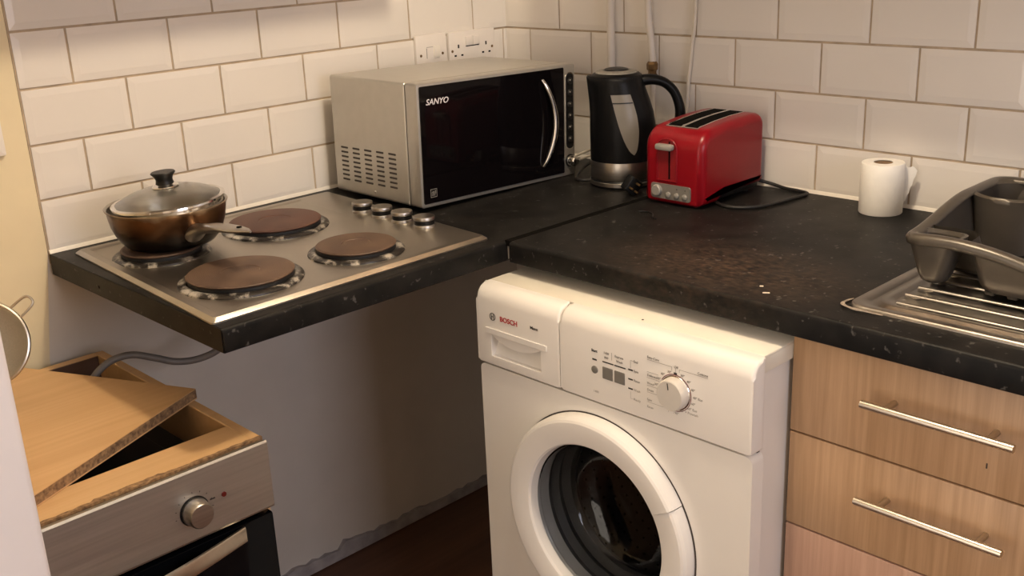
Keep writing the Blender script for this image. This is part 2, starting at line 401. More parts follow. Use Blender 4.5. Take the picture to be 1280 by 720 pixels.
# silicone beads where the tiles meet the worktops
struct(MB().prism([(0, 0), (-.006, 0), (-.0045, .003), (-.0025, .0065), (.001, .0065)], A0, 0, 'x', M=Matrix.Translation((0, 0, T+.0005))).build('trim_1', M_sil))
struct(MB().prism([(0, 0), (-.006, 0), (-.0045, .003), (-.0025, .0065), (.001, .0065)], -2.75, -.008, 'y', M=Matrix.Translation((0, 0, T+.0005))).build('trim_2', M_sil))
# ragged plaster strip where a skirting was torn off
pts = []; rnd = random.Random(5)
n = 60
for k in range(n+1):
    x = -1.16+1.15*k/n
    h = .038+rnd.uniform(-.005, .006)+(.012 if -.66 < x < -.60 else 0)-.012*(k/n)
    pts.append((x, h))
struct(MB().prism([(-1.16, .001)]+pts+[(-.01, .001)], -.007, .006, 'y', b=.002, seg=1).build('baseboard_left', M_plaster))

# ------------------------------------------------------------------ worktops
def edge_profile(front, back, z0, z1, r=.007, n=5):
    P = [(back, z0), (back, z1)]
    P += [(front+r-r*math.sin(PI/2*k/n), z1-r+r*math.cos(PI/2*k/n)) for k in range(n+1)]
    P += [(front+r*.5-r*.5*math.cos(PI/2*k/3), z0+r*.5-r*.5*math.sin(PI/2*k/3)) for k in range(4)]
    return P
wa = thing('worktop', 'short black laminate worktop holding the hob, overhanging empty space at left', 'worktop', (-.615, -.31, T-.04))
w = MB(); w.prism(edge_profile(-.632, -.003, T-.04, T), -1.2275, -.003, 'x'); w.build('worktop_board', M_top, wa)
MB().box(-1.229, -1.2275, -.629, -.004, T-.0395, T-.0008, .0004, 1).build('end_edging', M_top, wa)
MB().box(-.634, -.628, -.6339, -.6322, T-.036, T-.001, .0004, 1).build('corner_chip', M_lgrey, wa, label='pale chipped strip at the inner corner')
MB().lathe([(0, 0), (.003, 0), (.0028, .0004), (0, .0005)], 12, M=frame((-1.2292, -.21, T-.022), (0, 1, 0), (0, 0, 1)) @ Matrix.Rotation(PI, 4, 'X')).build('edge_hole', M_hole, wa)
wb = thing('worktop', 'long black laminate worktop under the toaster, with a worn brown patch', 'worktop', (-.32, -1.7, T-.04))
w = MB(); w.prism(edge_profile(-.640, -.003, T-.04, T), -2.75, -.6430, 'y'); w.build('worktop_board', M_top, wb)
MB().box(-.637, -.004, -.6440, -.6290, T-.0100, T+.0007, .0006, 1).build('joint_strip', M_hole, wb)

# ------------------------------------------------------------------ hob
hob = thing('electric_hob', 'stainless steel four plate electric hob with black stains, let into the worktop', 'hob', (-.92, -.33, T))
Q = [(-1.197, -.044), (-1.229, -.606), (-.652, -.602), (-.618, -.046)]   # BL FL FR BR
def hq(u, v, z):    # u left-right, v back-front
    a = Vector(Q[0]).lerp(Vector(Q[1]), v); b = Vector(Q[3]).lerp(Vector(Q[2]), v); c = a.lerp(b, u); return (c.x, c.y, z)
def hring(u0, u1, v0, v1, z, r=.012, n=4): return [hq(x, y, z) for x, y in rrect(u0, u1, v0, v1, r, n)]
i1, i2, i3 = .004, .034, .042
ud = .868
m = MB()
m.loft([hring(0, 1, 0, 1, T+.0003), hring(0, 1, 0, 1, T+.003), hring(i1, 1-i1, i1, 1-i1, T+.0052), hring(.012, .988, .012, .988, T+.0088)], True, False)
bm = bmesh.new()
# plateau with a sunken tray: outer rim strip, tray slopes, tray floor
R0 = hring(.012, .988, .012, .988, T+.0088); R1 = hring(i2, ud, i2, 1-i2, T+.0088); R2 = hring(i3, ud-.016, i3, 1-i3, T+.0056)
m.loft([R0, R1, R2], False, True)
m.build('steel_top', M_hob, hob, ang=20)
def hotplate(x, y, r, mt, lab):
    M0 = Matrix.Translation(ROOTLOC[hob.name])
    pl = MB().lathe([(r-.003, .0105), (r-.0008, .0128), (r-.0005, .0138), (r-.002, .0152), (r-.006, .0160), (r*.36, .0160), (r*.345, .0150), (0, .0150)], 72, M=M0).build('hotplate', mt, hob, label=lab)
    pl.location = Vector((x, y, T+.0056))-ROOTLOC[hob.name]
    MB().lathe([(0, .001), (r-.002, .001), (r-.002, .0105), (r-.006, .0120)], 72, M=M0).build('plate_flank', M_dark, pl)
    MB().lathe([(r-.001, .0), (r+.0150, 0), (r+.0140, .0026), (r+.0105, .0048), (r+.006, .0060), (r+.002, .0062), (r-.001, .0050)], 72, M=M0).build('spill_ring', M_burnt, pl)
hotplate(-1.098, -.198, .073, M_plate_brown, 'small hotplate under the pan')
hotplate(-1.087, -.455, .0905, M_plate_brown, 'large brown hotplate')
hotplate(-.860, -.208, .0905, M_plate_red, 'large rusty red hotplate')
hotplate(-.863, -.477, .073, M_plate_brown, 'small brown hotplate')
for (x, y) in ((-.686, -.262), (-.686, -.327), (-.6855, -.390), (-.684, -.456)):
    M0 = Matrix.Translation((x, y, T+.0088))
    k = MB().lathe([(.018, .0135), (.0205, .0140), (.0213, .0150), (.0213, .0195), (.0205, .0210), (.018, .0216), (0, .0218)], 40, M=M0).build('control_knob', M_steel, hob)
    MB().lathe([(.0205, .005), (.0195, .0055), (.0195, .0140), (.018, .0145)], 40, M=M0).build('black_band', M_black, k)
    MB().lathe([(.022, 0), (.022, .004), (.021, .0056), (0, .0058)], 40, M=M0).build('base_ring', M_steel, k)
# grey supply lead
hc = MB().tube([(-1.275, -.135, .675), (-1.258, -.14, .705), (-1.233, -.14, .735), (-1.200, -.142, .752), (-1.163, -.147, .752), (-1.125, -.155, .736), (-1.088, -.165, .719), (-1.048, -.18, .716), (-1.010, -.20, .732), (-.985, -.22, .775), (-.972, -.235, .83), (-.965, -.24, .8995)], .0068, 12)
hc.build('power_cable', M_cable, hob, label='grey cable drooping under the worktop into the oven housing')

# ------------------------------------------------------------------ pan and lid
PX, PY, PZ = -1.074, -.194, T+.0227
pan = thing('frying_pan', 'deep steel pan with scorched brown sides, on the hob\'s back left plate', 'pan', (PX, PY, PZ), world=False)
prof = [(0, 0), (.073, 0), (.080, .003), (.088, .012), (.0960, .026), (.1015, .041), (.1045, .056), (.1060, .068), (.1090, .0715), (.1097, .0735), (.1085, .0745)]
MB().lathe(prof, 72).build('pan_body', M_pan, pan)
MB().lathe([(.1085, .0745), (.1045, .0720), (.1015, .056), (.0985, .041), (.092, .026), (.081, .010), (.070, .004), (0, .004)], 72).build('pan_inside', M_paninside, pan, label='clean grey steel inside of the pan')
a = math.radians(43); fr = Vector((-.69, -.72, 0)); rt = Vector((.72, -.69, 0)); hd = (fr*math.cos(a)+rt*math.sin(a)).normalized(); hs = hd.cross(Vector((0, 0, 1)))
rings = []
for t, wv, hv, dz in ((.095, .020, .016, .032), (.104, .019, .015, .037), (.116, .0140, .0105, .043), (.14, .0130, .0090, .049), (.175, .0140, .0085, .056), (.205, .0160, .0075, .061), (.245, .0165, .0055, .065), (.272, .011, .0038, .068), (.294, .0022, .0018, .0695)):
    rings.append([hd*t+Vector((0, 0, dz))+hs*(wv*math.cos(2*PI*k/16))+Vector((0, 0, hv*math.sin(2*PI*k/16))) for k in range(16)])
h = MB().loft(rings).build('handle', M_steel, pan)
MB().lathe([(.0045, 0), (.0045, .0012), (0, .0013)], 16, M=Matrix.Translation(hd*.258+Vector((0, 0, .0712)))).build('hanging_hole', M_hole, h)
lid = thing('pan_lid', 'domed glass lid with steel rim and black knob, tilted on the pan', 'lid', (PX+.001, PY-.0085, PZ+.0745), (math.radians(-1.5), math.radians(-2.5), 0), world=False)
MB().lathe([(0.0945, .0085), (0.0859, .0140), (0.0716, .0205), (0.0525, .0265), (0.0334, .0300), (0.0115, .0315), (0, .0316), (0, .0286), (0.0115, .0285), (0.0334, .0270), (0.0525, .0235), (0.0716, .0178), (0.0850, .0116), (0.0936, .0062), (0.0945, .0085)], 72).build('glass_dome', M_lidglass, lid)
MB().lathe([(0.0931, .0045), (0.0998, .0030), (0.1017, .0050), (0.1012, .0085), (0.0974, .0108), (0.0936, .0098), (0.0928, .007), (0.0931, .0045)], 72).lathe([(0.0969, .0045), (0.0965, -.006), (0.0950, -.006), (0.0950, .004)], 72).build('steel_rim', M_chrome, lid)
kn = MB().lathe([(.0, .0370), (.0165, .0370), (.0155, .0410), (.0150, .0450), (.0175, .0510), (.0210, .0550), (.0222, .0570), (.0205, .0590), (0, .0594)], 36).build('knob', M_black, lid)
MB().lathe([(0, .0312), (.024, .0318), (.0235, .0335), (.017, .0372), (0, .0374)], 36).build('collar', M_chrome, kn)

# ------------------------------------------------------------------ oven housing, oven, board, sieve, door
cab = thing('oven_housing', 'low beech oven housing with an open top, left of the hob end', 'cabinet', (-1.468, -.31, 0))
CT = .73
for x0, x1 in ((-1.767, -1.749), (-1.185, -1.167)):
    MB().box(x0, x1, -.598, -.02, .001, CT, .0012, 1).build('side_panel', M_rail, cab)
fr_ = MB(); fr_.box(-1.749, -1.185, -.5985, -.520, CT-.018, CT, .0008, 1); 
fr_.build('front_rail', M_rail, cab)
rg = [(-1.749, -.6000), (-1.167, -.6000)]; rr_ = random.Random(9)
rg += [(-1.167-.582*k/70, -.5945+.0030*rr_.random()+(.004 if 20 < k < 34 else 0)) for k in range(71)]
MB().box(-1.749, -1.167, -.6000, -.5986, CT-.018, CT-.0001).prism(rg, CT-.0002, CT+.0004, 'z').build('rail_edge', M_chip, cab, label='raw chipboard edge')
br = MB().box(-1.749, -1.185, -.038, -.020, .60, CT-.002, .0008, 1).build('back_rail', M_dbrown, cab)
MB().box(-1.749, -1.185, -.0385, -.0195, CT-.0019, CT, .0005, 1).build('top_edging', M_rail, br)
MB().box(-1.749, -1.185, -.598, -.05, .05, .068, .0008, 1).build('base_panel', M_rail, cab)
ov = thing('built_in_oven', 'stainless steel oven with black glass door, in the beech housing', 'oven', (-1.468, -.33, .07))
MB().box(-1.742, -1.192, -.585, -.06, .0685, .660, .004, 1).box(-1.70, -1.24, -.50, -.10, .660, .672, .004, 1).build('oven_body', M_dark, ov)
pr = [(-.598, .618), (-.626, .618), (-.628, .622), (-.628, .7325), (-.6256, .7358), (-.6245, .7358), (-.6015, .7265)]
MB().prism(pr, -1.772, -1.1755, 'x').build('control_panel', M_panel, ov, ang=8)
MB().box(-1.770, -1.1755, -.621, -.587, .09, .606, .004, 2).build('door', M_oven_glass, ov)
dr = [c for c in ov.children if c.name.startswith('door')][0]
def oven_handle():
    rings = []
    for k in range(25):
        t = k/24; x = -1.232-.476*t; b_ = math.sin(PI*t)
        y = -.6235-.040*b_; zc = .591
        rings.append([(x, y, zc-.0125), (x, y-.005, zc-.0125), (x, y-.0058, zc-.010), (x, y-.0058, zc+.010), (x, y-.004, zc+.0135), (x, y, zc+.0135)])
    return MB().loft(rings)
oven_handle().build('handle', M_handle, dr)
kb = MB().lathe([(.0215, 0), (.0225, .002), (.0205, .022), (.0185, .0245), (0, .025)], 40, M=frame((-1.3115, -.628, .6685), (1, 0, 0), (0, 0, 1))).build('temperature_knob', M_steel, ov)
MB().lathe([(.0245, 0), (.0240, .0012), (0, .0013)], 40, M=frame((-1.3115, -.628, .6685), (1, 0, 0), (0, 0, 1))).build('knob_ring', M_black, kb)
MB().lathe([(.0042, 0), (.0040, .0016), (0, .0022)], 20, M=frame((-1.2605, -.628, .676), (1, 0, 0), (0, 0, 1))).build('indicator_lamp', M_led, ov)
mk = MB()
for t in range(-4, 5):
    aa = PI/2+t*.42
    mk.box(-.0012, .0012, -.0005, .0005, 0, .0003, M=frame((-1.3115+.031*math.cos(aa), -.628, .6685+.031*math.sin(aa)), (math.cos(aa), 0, math.sin(aa)), (-math.sin(aa), 0, math.cos(aa))))
mk.box(-.0045, .0045, -.0012, .0012, 0, .0003, M=frame((-1.2800, -.628, .6765), (1, 0, 0), (0, 0, 1)))
mk.build('dial_marks', M_printd, ov)
# loose chipboard panel
P1 = Vector((-1.162, -.383)); d1 = (Vector((-1.503, -.546))-P1).normalized(); d2 = Vector((-d1.y, d1.x))
if d2.y < 0: d2 = -d2
pts = [P1, P1+d1*.47, P1+d1*.47+d2*.385, P1+d2*.385]
board = thing('loose_board', 'beech-faced chipboard panel lying askew across the oven housing', 'board', (-1.41, -.31, CT+.0006))
MB().prism([tuple(p) for p in pts], CT+.0030, CT+.0186, 'z').build('core', M_chip, board, label='crumbly brown chipboard edge')
MB().prism([tuple(p) for p in pts], CT+.0187, CT+.0198, 'z').prism([tuple(p) for p in pts], CT+.0007, CT+.0029, 'z').build('facing', M_board, board)
# sieve
sn = Vector((-.42, -.80, .34)).normalized(); SC = Vector((-1.440, -.220, .876))
su = Vector((.62, -.25, .55)); su = (su-sn*su.dot(sn)).normalized()
sv = sn.cross(su)
SM = Matrix((su, sv, sn)).transposed().to_4x4(); SM.translation = SC
sieve = thing('sieve', 'round wire mesh sieve standing on the loose board behind the white door', 'sieve', tuple(SC-Vector((0, 0, .11))))
MB().lathe([(.069, 0), (.067, -.012), (.062, -.026), (.052, -.040), (.038, -.049), (.020, -.055), (0, -.056)], 48, M=SM).build('mesh_bowl', M_mesh, sieve, ang=180)
MB().lathe([(.0680, -.008), (.0730, -.009), (.0743, -.002), (.0730, .0030), (.0705, .0040), (.0685, .002), (.0680, -.008)], 64, M=SM).build('rim', M_handle, sieve)
lp = [SM @ Vector(p) for p in ((.070, -.011, 0), (.088, -.0105, .0), (.102, -.008, 0), (.106, 0, 0), (.102, .008, 0), (.088, .0105, 0), (.070, .011, 0))]
MB().tube(lp, .0021, 8).build('rest_hook', M_handle, sieve)
lp = [SM @ Vector(p) for p in ((-.070, .006, 0), (-.12, .006, .003), (-.17, .004, .008), (-.205, 0, .012), (-.17, -.004, .008), (-.12, -.006, .003), (-.070, -.006, 0))]
MB().tube(lp, .0022, 8).build('handle', M_handle, sieve)

# ------------------------------------------------------------------ microwave (local: X right, Y back, Z up, origin front left bottom)
mw = thing('microwave', 'silver microwave oven with black glass door in the tiled corner', 'microwave', (-.606, -.357, .9510), (0, math.radians(1.3), math.radians(-.6)), world=False)
W_, D_, H_ = .458, .296, .252
pr = rrect(0, W_, 0, H_, .006, 4)
MB().prism(pr, .0405, D_, 'y', b=.0015, seg=1).build('casing', M_silver, mw)
MB().prism(rrect(.0035, W_-.0035, .003, H_-.0035, .004, 3), .0355, .0412, 'y').build('seam', M_seam, mw)
# front frame: bezel with a glass insert
MB().prism(rrect(0, W_, 0, H_, .006, 4), 0, .0368, 'y', b=.0020, seg=2).build('front_frame', M_bezel, mw)
mdoor = MB().prism(rrect(.0055, .421, .008, H_-.006, .003, 3), -.0022, .002, 'y', b=.0008, seg=1).build('door_glass', M_glassblack, mw)
hp = []
for k in range(17):
    t = k/16; b_ = math.sin(PI*t); hp.append((.350+.026*b_, -.004-.015*b_**.6, .226-.192*t))
MB().tube(hp, lambda t: .0035+.0032*math.sin(PI*min(1, max(0, t)))**.7, 12, smooth=2).build('handle', M_chrome, mdoor)
MB().text('SANYO', .0165, frame((.020, -.0024, .2085), (1, 0, 0), (0, 0, 1)), bold=.012, shear=.25, sx=1.08).build('brand_lettering', M_door, mdoor)
lg = MB()
for b_ in ((0, .017, 0, .001), (0, .017, .0165, .0175), (0, .001, 0, .0175), (.016, .017, 0, .0175), (.003, .004, .003, .011), (.006, .007, .003, .014), (.0085, .0095, .003, .012), (.004, .008, .0105, .0115), (.011, .012, .003, .014), (.013, .014, .007, .014)):
    lg.box(b_[0], b_[1], -.0026, -.0021, b_[2], b_[3], M=Matrix.Translation((.022, 0, .020)))
lg.build('corner_symbol', M_lgrey, mdoor)
cp = MB().prism(rrect(.4290, .4520, .062, .232, .0105, 8), -.0015, .002, 'y', b=.0006, seg=1).build('control_strip', M_black, mw)
MB().prism(rrect(.4270, .4540, .060, .234, .012, 8), -.0007, .001, 'y').build('strip_border', M_chrome, cp)
for k in range(6):
    MB().lathe([(.0078, 0), (.0078, .0015), (.006, .003), (0, .0034)], 24, M=frame((.4405, -.0015, .214-.0262*k), (1, 0, 0), (0, 0, 1))).build('button', M_rubber, cp)
    MB().lathe([(.0022, 0), (.0018, .0005), (0, .0006)], 12, M=frame((.4387, -.0046, .2165-.0262*k), (1, 0, 0), (0, 0, 1))).build('button_mark', M_lgrey, cp)
kb = MB().lathe([(.0125, 0), (.0125, .004), (.0115, .017), (.0095, .020), (0, .0205)], 36, M=frame((.4405, 0, .034), (1, 0, 0), (0, 0, 1))).build('dial', M_chrome, mw)
MB().lathe([(.0145, 0), (.0140, .0025), (0, .003)], 36, M=frame((.4405, 0, .034), (1, 0, 0), (0, 0, 1))).build('dial_ring', M_black, kb)
vs = MB()
for c in range(5):
    for r in range(8):
        y0 = .258-.0420*c; z0 = .0985-.0100*r+.0010*c
        vs.prism(rrect(y0-.0125, y0+.0125, z0-.0020, z0+.0020, .0019, 4), -.0007, .0005, 'x')
vs.build('vent_slots', M_seam, mw)
MB().lathe([(.003, 0), (.0028, .001), (0, .0018)], 16, M=frame((0, .155, .014), (0, -1, 0), (0, 0, 1))).build('screw', M_chrome, mw)
for (x, y) in ((.03, .05), (.03, .25), (.43, .05), (.43, .25)):
    zb = -.0030 if x < .1 else -.0010
    MB().lathe([(.009, .001), (.009, zb), (.0075, zb-.0008), (0, zb-.0008)], 24, M=Matrix.Translation((x, y, 0))).build('foot', M_rubber, mw)

# ------------------------------------------------------------------ kettle on its base
KA = math.radians(-43.8)
kb_ = thing('power_base', 'round black power base with a steel band under the kettle', 'base', (-.155, -.511, T), (0, 0, KA), world=False)
MB().lathe([(0, .0005), (.0700, .0005), (.0715, .003), (.0715, .0055)], 64).lathe([(.0712, .0135), (.0690, .0165), (.062, .0175), (0, .0175)], 64).build('base_body', M_black, kb_)
MB().lathe([(.0713, .0050), (.0722, .0055), (.0722, .0130), (.0711, .0138)], 64).build('base_band', M_steel, kb_)
kt = thing('kettle', 'tall black jug kettle with steel band and water window, behind the red toaster', 'kettle', (-.155, -.511, T+.0178), (0, 0, KA), world=False)
def kring(z, r, ox, n=64, spout=0):
    out = []
    for k in range(n):
        t = 2*PI*k/n; rr = r
        s_ = max(0, math.cos(t-PI))**10
        out.append((ox+(rr+spout*s_)*math.cos(t), (rr)*math.sin(t), z+spout*s_*.5))
    return out
prof = [(.040, .0705, 0), (.07, .0715, .0008), (.11, .0715, .0005), (.14, .0690, -.0015), (.165, .0650, -.005), (.19, .0605, -.0095), (.205, .0580, -.012), (.215, .0565, -.0135)]
R = [kring(z, r, ox, spout=max(0, (z-.15)/.065)*.007 if z > .15 else 0) for z, r, ox in prof]
R += [kring(.219, .0540, -.0135, spout=.007), kring(.217, .050, -.0135, spout=.005)]
MB().loft(R, True, True).build('body', M_blackm, kt)
MB().loft([kring(.002, .0680, 0), kring(.0, .0690, 0), kring(.004, .0706, 0), kring(.0385, .0706, 0), kring(.0405, .0698, 0)], True, True).build('steel_band', M_steel, kt)
def surf(z, ang, off):   # point on the kettle body
    for a_, b_ in zip(prof, prof[1:]):
        if a_[0] <= z <= b_[0]:
            t = (z-a_[0])/(b_[0]-a_[0]); r = a_[1]+(b_[1]-a_[1])*t; ox = a_[2]+(b_[2]-a_[2])*t
            return (ox+(r+off)*math.cos(ang), (r+off)*math.sin(ang), z)
def gauge(z0, z1, off):
    L_, Rr = [], []
    rows = []
    for k in range(22):
        t = k/21; z = z1-(z1-z0)*t
        c = math.radians(-90)+.03+.20*t
        hw = .40*(1-t**2.4)**.62 if t < 1 else .0
        hw = max(hw, .01)
        lo, hi = c-hw*1.0, c+hw*.72
        rows.append([surf(z, lo+(hi-lo)*j/8, off) for j in range(9)])
    return rows
gr = gauge(.058, .186, .0012)
MB().loft(gr, False, False, closed=False).build('water_window', M_gauge, kt)
MB().loft([[surf(z, math.radians(-90)+.03-.38+.67*j/8, .0022) for j in range(9)] for z in (.1700, .1675)], False, False, closed=False).build('window_divider', M_black, kt)
MB().lathe([(.0555, .216), (.0545, .221), (.048, .2255), (.030, .2290), (0, .2295)], 56, M=Matrix.Translation((-.0125, 0, 0))).build('lid', M_blackm, kt)
ld = [c for c in kt.children if c.name.startswith('lid')][0]
MB().lathe([(.0455, .2262), (.0430, .2290), (.0300, .2315), (.0280, .2300)], 56, M=Matrix.Translation((-.0125, 0, 0))).build('lid_ring', M_grey, ld)
MB().lathe([(.0270, .2295), (.0255, .2335), (.018, .2355), (0, .236)], 40, M=Matrix.Translation((-.0125, 0, 0))).build('lid_button', M_black, ld)
hpth = [(.026, 0, .200), (.045, 0, .2065), (.068, 0, .2070), (.092, 0, .199), (.111, 0, .181), (.122, 0, .156), (.126, 0, .130), (.122, 0, .102), (.110, 0, .078), (.090, 0, .062), (.064, 0, .058)]
MB().tube(hpth, lambda t: .0165-.0045*math.sin(PI*min(1, t*1.3)), 16, flat=.85, up=(0, 0, 1)).build('handle', M_blackm, kt)
kc = MB().tube([(-.188, -.452, T+.0065), (-.205, -.430, T+.0050), (-.180, -.395, T+.0050), (-.120, -.368, T+.014), (-.075, -.385, T+.034), (-.045, -.42, T+.030), (-.03, -.47, T+.0050), (-.03, -.54, T+.0045)], .0035, 10, M=(Matrix.Translation((-.155, -.511, T)) @ Matrix.Rotation(KA, 4, 'Z')).inverted())
kc.build('power_cord', M_rubber, kb_)
for j, (dz, lb) in enumerate(((0, 'upper thin white lead running from the microwave dial behind the kettle'), (-.011, 'lower thin white lead running from the microwave dial behind the kettle'))):
    c = MB().tube([(-.100, -.20, T+.0035), (-.094, -.26, T+.008+dz*.5), (-.085, -.30, T+.022+dz), (-.070, -.35, T+.044+dz*1.3), (-.055, -.42, T+.062+dz*1.3), (-.045, -.50, T+.070+dz*1.5), (-.025, -.56, T+.075+dz*1.5)], .0028, 8)
    tag(c.build('white_lead', M_wcable), lb, 'lead', 'white leads by the kettle')

# ------------------------------------------------------------------ toaster (local X = from front to back, Y = towards the kettle side)
TL, TWd, TH_ = .222, .146, .165
to = thing('toaster', 'red two-slice toaster with grey lever and control panel', 'toaster', (-.2520, -.7200, T), (0, 0, math.radians(0)), world=False)
def side_profile():
    P = [(.004, .004), (.0, .008), (.0, .113)]
    n = 10
    for k in range(1, n+1):
        t = PI/2*k/n; P.append((.046-.046*math.cos(t), .113+.044*math.sin(t)))
    P += [(.09, .1615), (.14, .1645), (.185, .1650)]
    for k in range(1, 7):
        t = PI/2*k/6; P.append((TL-.026+.026*math.sin(t), TH_-.026+.026*math.cos(t)))
    P += [(TL, .020), (TL-.004, .016), (.080, .016), (.066, .006), (.058, .004)]
    return P
def shrink(P, d, c=(.108, .085)):
    n = len(P); o = []
    for i in range(n):
        a_, p_, b_ = Vector(P[i-1]), Vector(P[i]), Vector(P[(i+1) % n])
        n1 = Vector(((p_-a_).y, -(p_-a_).x)).normalized(); n2 = Vector(((b_-p_).y, -(b_-p_).x)).normalized()
        nn = (n1+n2).normalized(); o.append(p_+nn*min(d/max(.5, nn.dot(n1)), d*1.4))
    return o
SPp = side_profile(); rings = []
for sgn in (-1, 1):
    ks = range(0, 8) if sgn < 0 else range(7, -1, -1)
    for k in ks:
        t = PI/2*k/7; d = .018*(1-math.sin(t)); y = sgn*(TWd/2-.018+.018*math.cos(t))
        rings.append([(p[0], y, max(p[1], .004)) for p in shrink(SPp, d)])
MB().loft(rings).build('body', M_red, to, ang=40)
MB().box(.055, TL-.004, -TWd/2+.012, TWd/2-.012, .006, .03, .004, 2).build('base_tray', M_black, to)
def topz(x):
    if x < .046: return .113+.044*math.sqrt(max(0, 1-((.046-x)/.046)**2))
    pts_ = [(.046, .157), (.09, .1615), (.14, .1645), (.185, .165), (.222, .165)]
    for a_, b_ in zip(pts_, pts_[1:]):
        if x <= b_[0]: return a_[1]+(b_[1]-a_[1])*(x-a_[0])/(b_[0]-a_[0])
    return .165
def top_strip(x0, x1, y0, y1, off, thick):
    n = 14; rings = []
    for k in range(n+1):
        x = x0+(x1-x0)*k/n; z = topz(x)+off
        rings.append([(x, y0, z-thick), (x, y1, z-thick), (x, y1, z), (x, y0, z)])
    return MB().loft(rings)
plate = top_strip(.030, .196, -.040, .040, .0012, .006).build('top_plate', M_chrome, to, ang=50)
for y0, y1 in ((-.0355, -.0045), (.0045, .0355)):
    top_strip(.035, .191, y0, y1, .0016, .003).build('bread_slot', M_hole, to, ang=50)
# front: recessed lever track, lever, panel
ar = [(-.024, .050), (.024, .050)]
ar += [(.024*math.cos(PI*k/12), .116+.019*math.sin(PI*k/12)) for k in range(13)]
def on_front(P, off):   # the front face leans back above z .085
    return P
Mf = frame((0, .012, 0), (0, -1, 0), (0, 0, 1))
tr = MB(); tr.prism(ar, -.0055, .0008, 'z', M=Mf)
tr.build('lever_recess', M_redd, to)
tf = MB()
arp = ar+[ar[0]]
tf.tube([Mf @ Vector((x, y, .0012)) for x, y in arp], .0018, 8, smooth=0).build('recess_rim', M_red, to)
MB().box(.004, .0075, .054, .130, .0, .0016, M=Mf).build('lever_slot', M_hole, to)
lev = MB().prism(rrect(-.020, .020, .1140, .1265, .0045, 4), .003, .017, 'z', b=.003, seg=2, M=Mf)
lev.box(.002, .0095, .1160, .1245, 0, .006, M=Mf).build('lever', M_lgrey, to)
pn = MB().prism(rrect(-.051, .047, .0125, .043, .005, 5), -.001, .0030, 'z', b=.001, seg=1, M=frame((0, 0, 0), (0, -1, 0), (0, 0, 1))).build('control_panel', M_grey, to)
Mp = frame((-.003, 0, 0), (0, -1, 0), (0, 0, 1))
MB().lathe([(.0115, 0), (.0112, .006), (.0095, .008), (0, .0082)], 32, M=Mp @ Matrix.Translation((-.034, .029, 0))).build('browning_dial', M_lgrey, pn)
for k in range(3):
    b_ = MB().lathe([(.0058, 0), (.0056, .003), (.004, .0042), (0, .0044)], 24, M=Mp @ Matrix.Translation((-.0065+.0205*k, .0225, 0))).build('button', M_lgrey, pn)
    if k: MB().lathe([(.0013, 0), (.0011, .0006), (0, .0007)], 10, M=Mp @ Matrix.Translation((-.0065+.0205*k, .0355, 0))).build('indicator', M_printd, pn)
for x in (.02, .19):
    for y in (-.045, .045):
        MB().lathe([(.009, .013), (.008, .0006), (0, .0006)], 20, M=Matrix.Translation((x, y, 0))).build('foot', M_rubber, to)
tc_ = MB().tube([(-.028, -.775, T+.018), (-.012, -.800, T+.010), (-.012, -.835, T+.0045), (-.014, -.868, T+.004), (-.026, -.893, T+.004), (-.075, -.890, T+.004), (-.125, -.884, T+.004), (-.172, -.872, T+.004), (-.200, -.845, T+.004), (-.205, -.81, T+.004), (-.18, -.77, T+.004)], .0036, 10, M=Matrix.Translation((.2520, .7200, -T)))
tc_.build('power_cord', M_rubber, to)
# plug leaning by the toaster front
pg = thing('mains_plug', 'black three-pin plug with brass pins lying between kettle and toaster', 'plug', (-.232, -.600, T+.0215), (math.radians(100), math.radians(38), math.radians(-12)), world=False)
MB().prism(rrect(-.0165, .0165, -.0165, .0165, .004, 4), -.012, .009, 'z', b=.002, seg=2).build('plug_body', M_black, pg)
for bx in ((-.002, .002, .006, .0105, .009, .022), (-.0105, -.0055, -.009, -.005, .009, .020), (.0055, .0105, -.009, -.005, .009, .020)):
    MB().box(*bx, .0006, 1).build('pin', M_brass, pg)
sc = MB().tube([(-.335, -.700, T+.0022), (-.325, -.716, T+.0022), (-.333, -.735, T+.0022), (-.352, -.750, T+.0022), (-.358, -.762, T+.0022)], .0020, 8, flat=.6)
tag(sc.build('plastic_scrap', M_rubber), 'tiny curled black scrap on the worktop in front of the toaster', 'scrap')
for (x, y, s_, lb) in ((-.597, -1.163, .0055, 'larger white crumb near the worn patch by the worktop front edge'), (-.574, -1.140, .003, 'smaller white crumb just behind the larger crumb on the worktop')):
    tag(MB().prism(rrect(-s_, s_, -.0016, .0016, .0010, 3), 0, .0016, 'z', b=.0005, seg=1, M=Matrix.Translation((x, y, T)) @ Matrix.Rotation(-1.0, 4, 'Z')).build('crumb', M_crumb), lb, 'crumb', 'crumbs on the worktop')

# ------------------------------------------------------------------ kitchen roll
rl = thing('kitchen_roll', 'white paper roll standing on the worktop against the right wall tiles', 'paper roll', (-.058, -1.070, T), world=False)
MB().lathe([(.0175, .0005), (.0395, .0005), (.0405, .002), (.0403, .06), (.0398, .096), (.0388, .0975), (.0175, .0975)], 56).build('paper', M_paper, rl)
MB().lathe([(.0160, .001), (.0175, .001), (.0175, .0960), (.0160, .0960), (.0160, .001)], 40).build('core', M_card, rl)
tl_ = []
for k in range(10):
    t = k/9; x = .024+.012*t; y = -.0325-.018*t
    zt = .092-.010*t-.003*math.sin(7*t); zb = .012+.066*t**1.2+(.004 if k % 2 else 0)
    tl_.append([(x, y, min(zb, zt-.001)), (x+.0006, y-.0004, zt), (x+.0012, y+.0003, zt), (x+.0008, y+.0005, min(zb, zt-.001))])
MB().loft(tl_).build('loose_sheet', M_paper, rl)

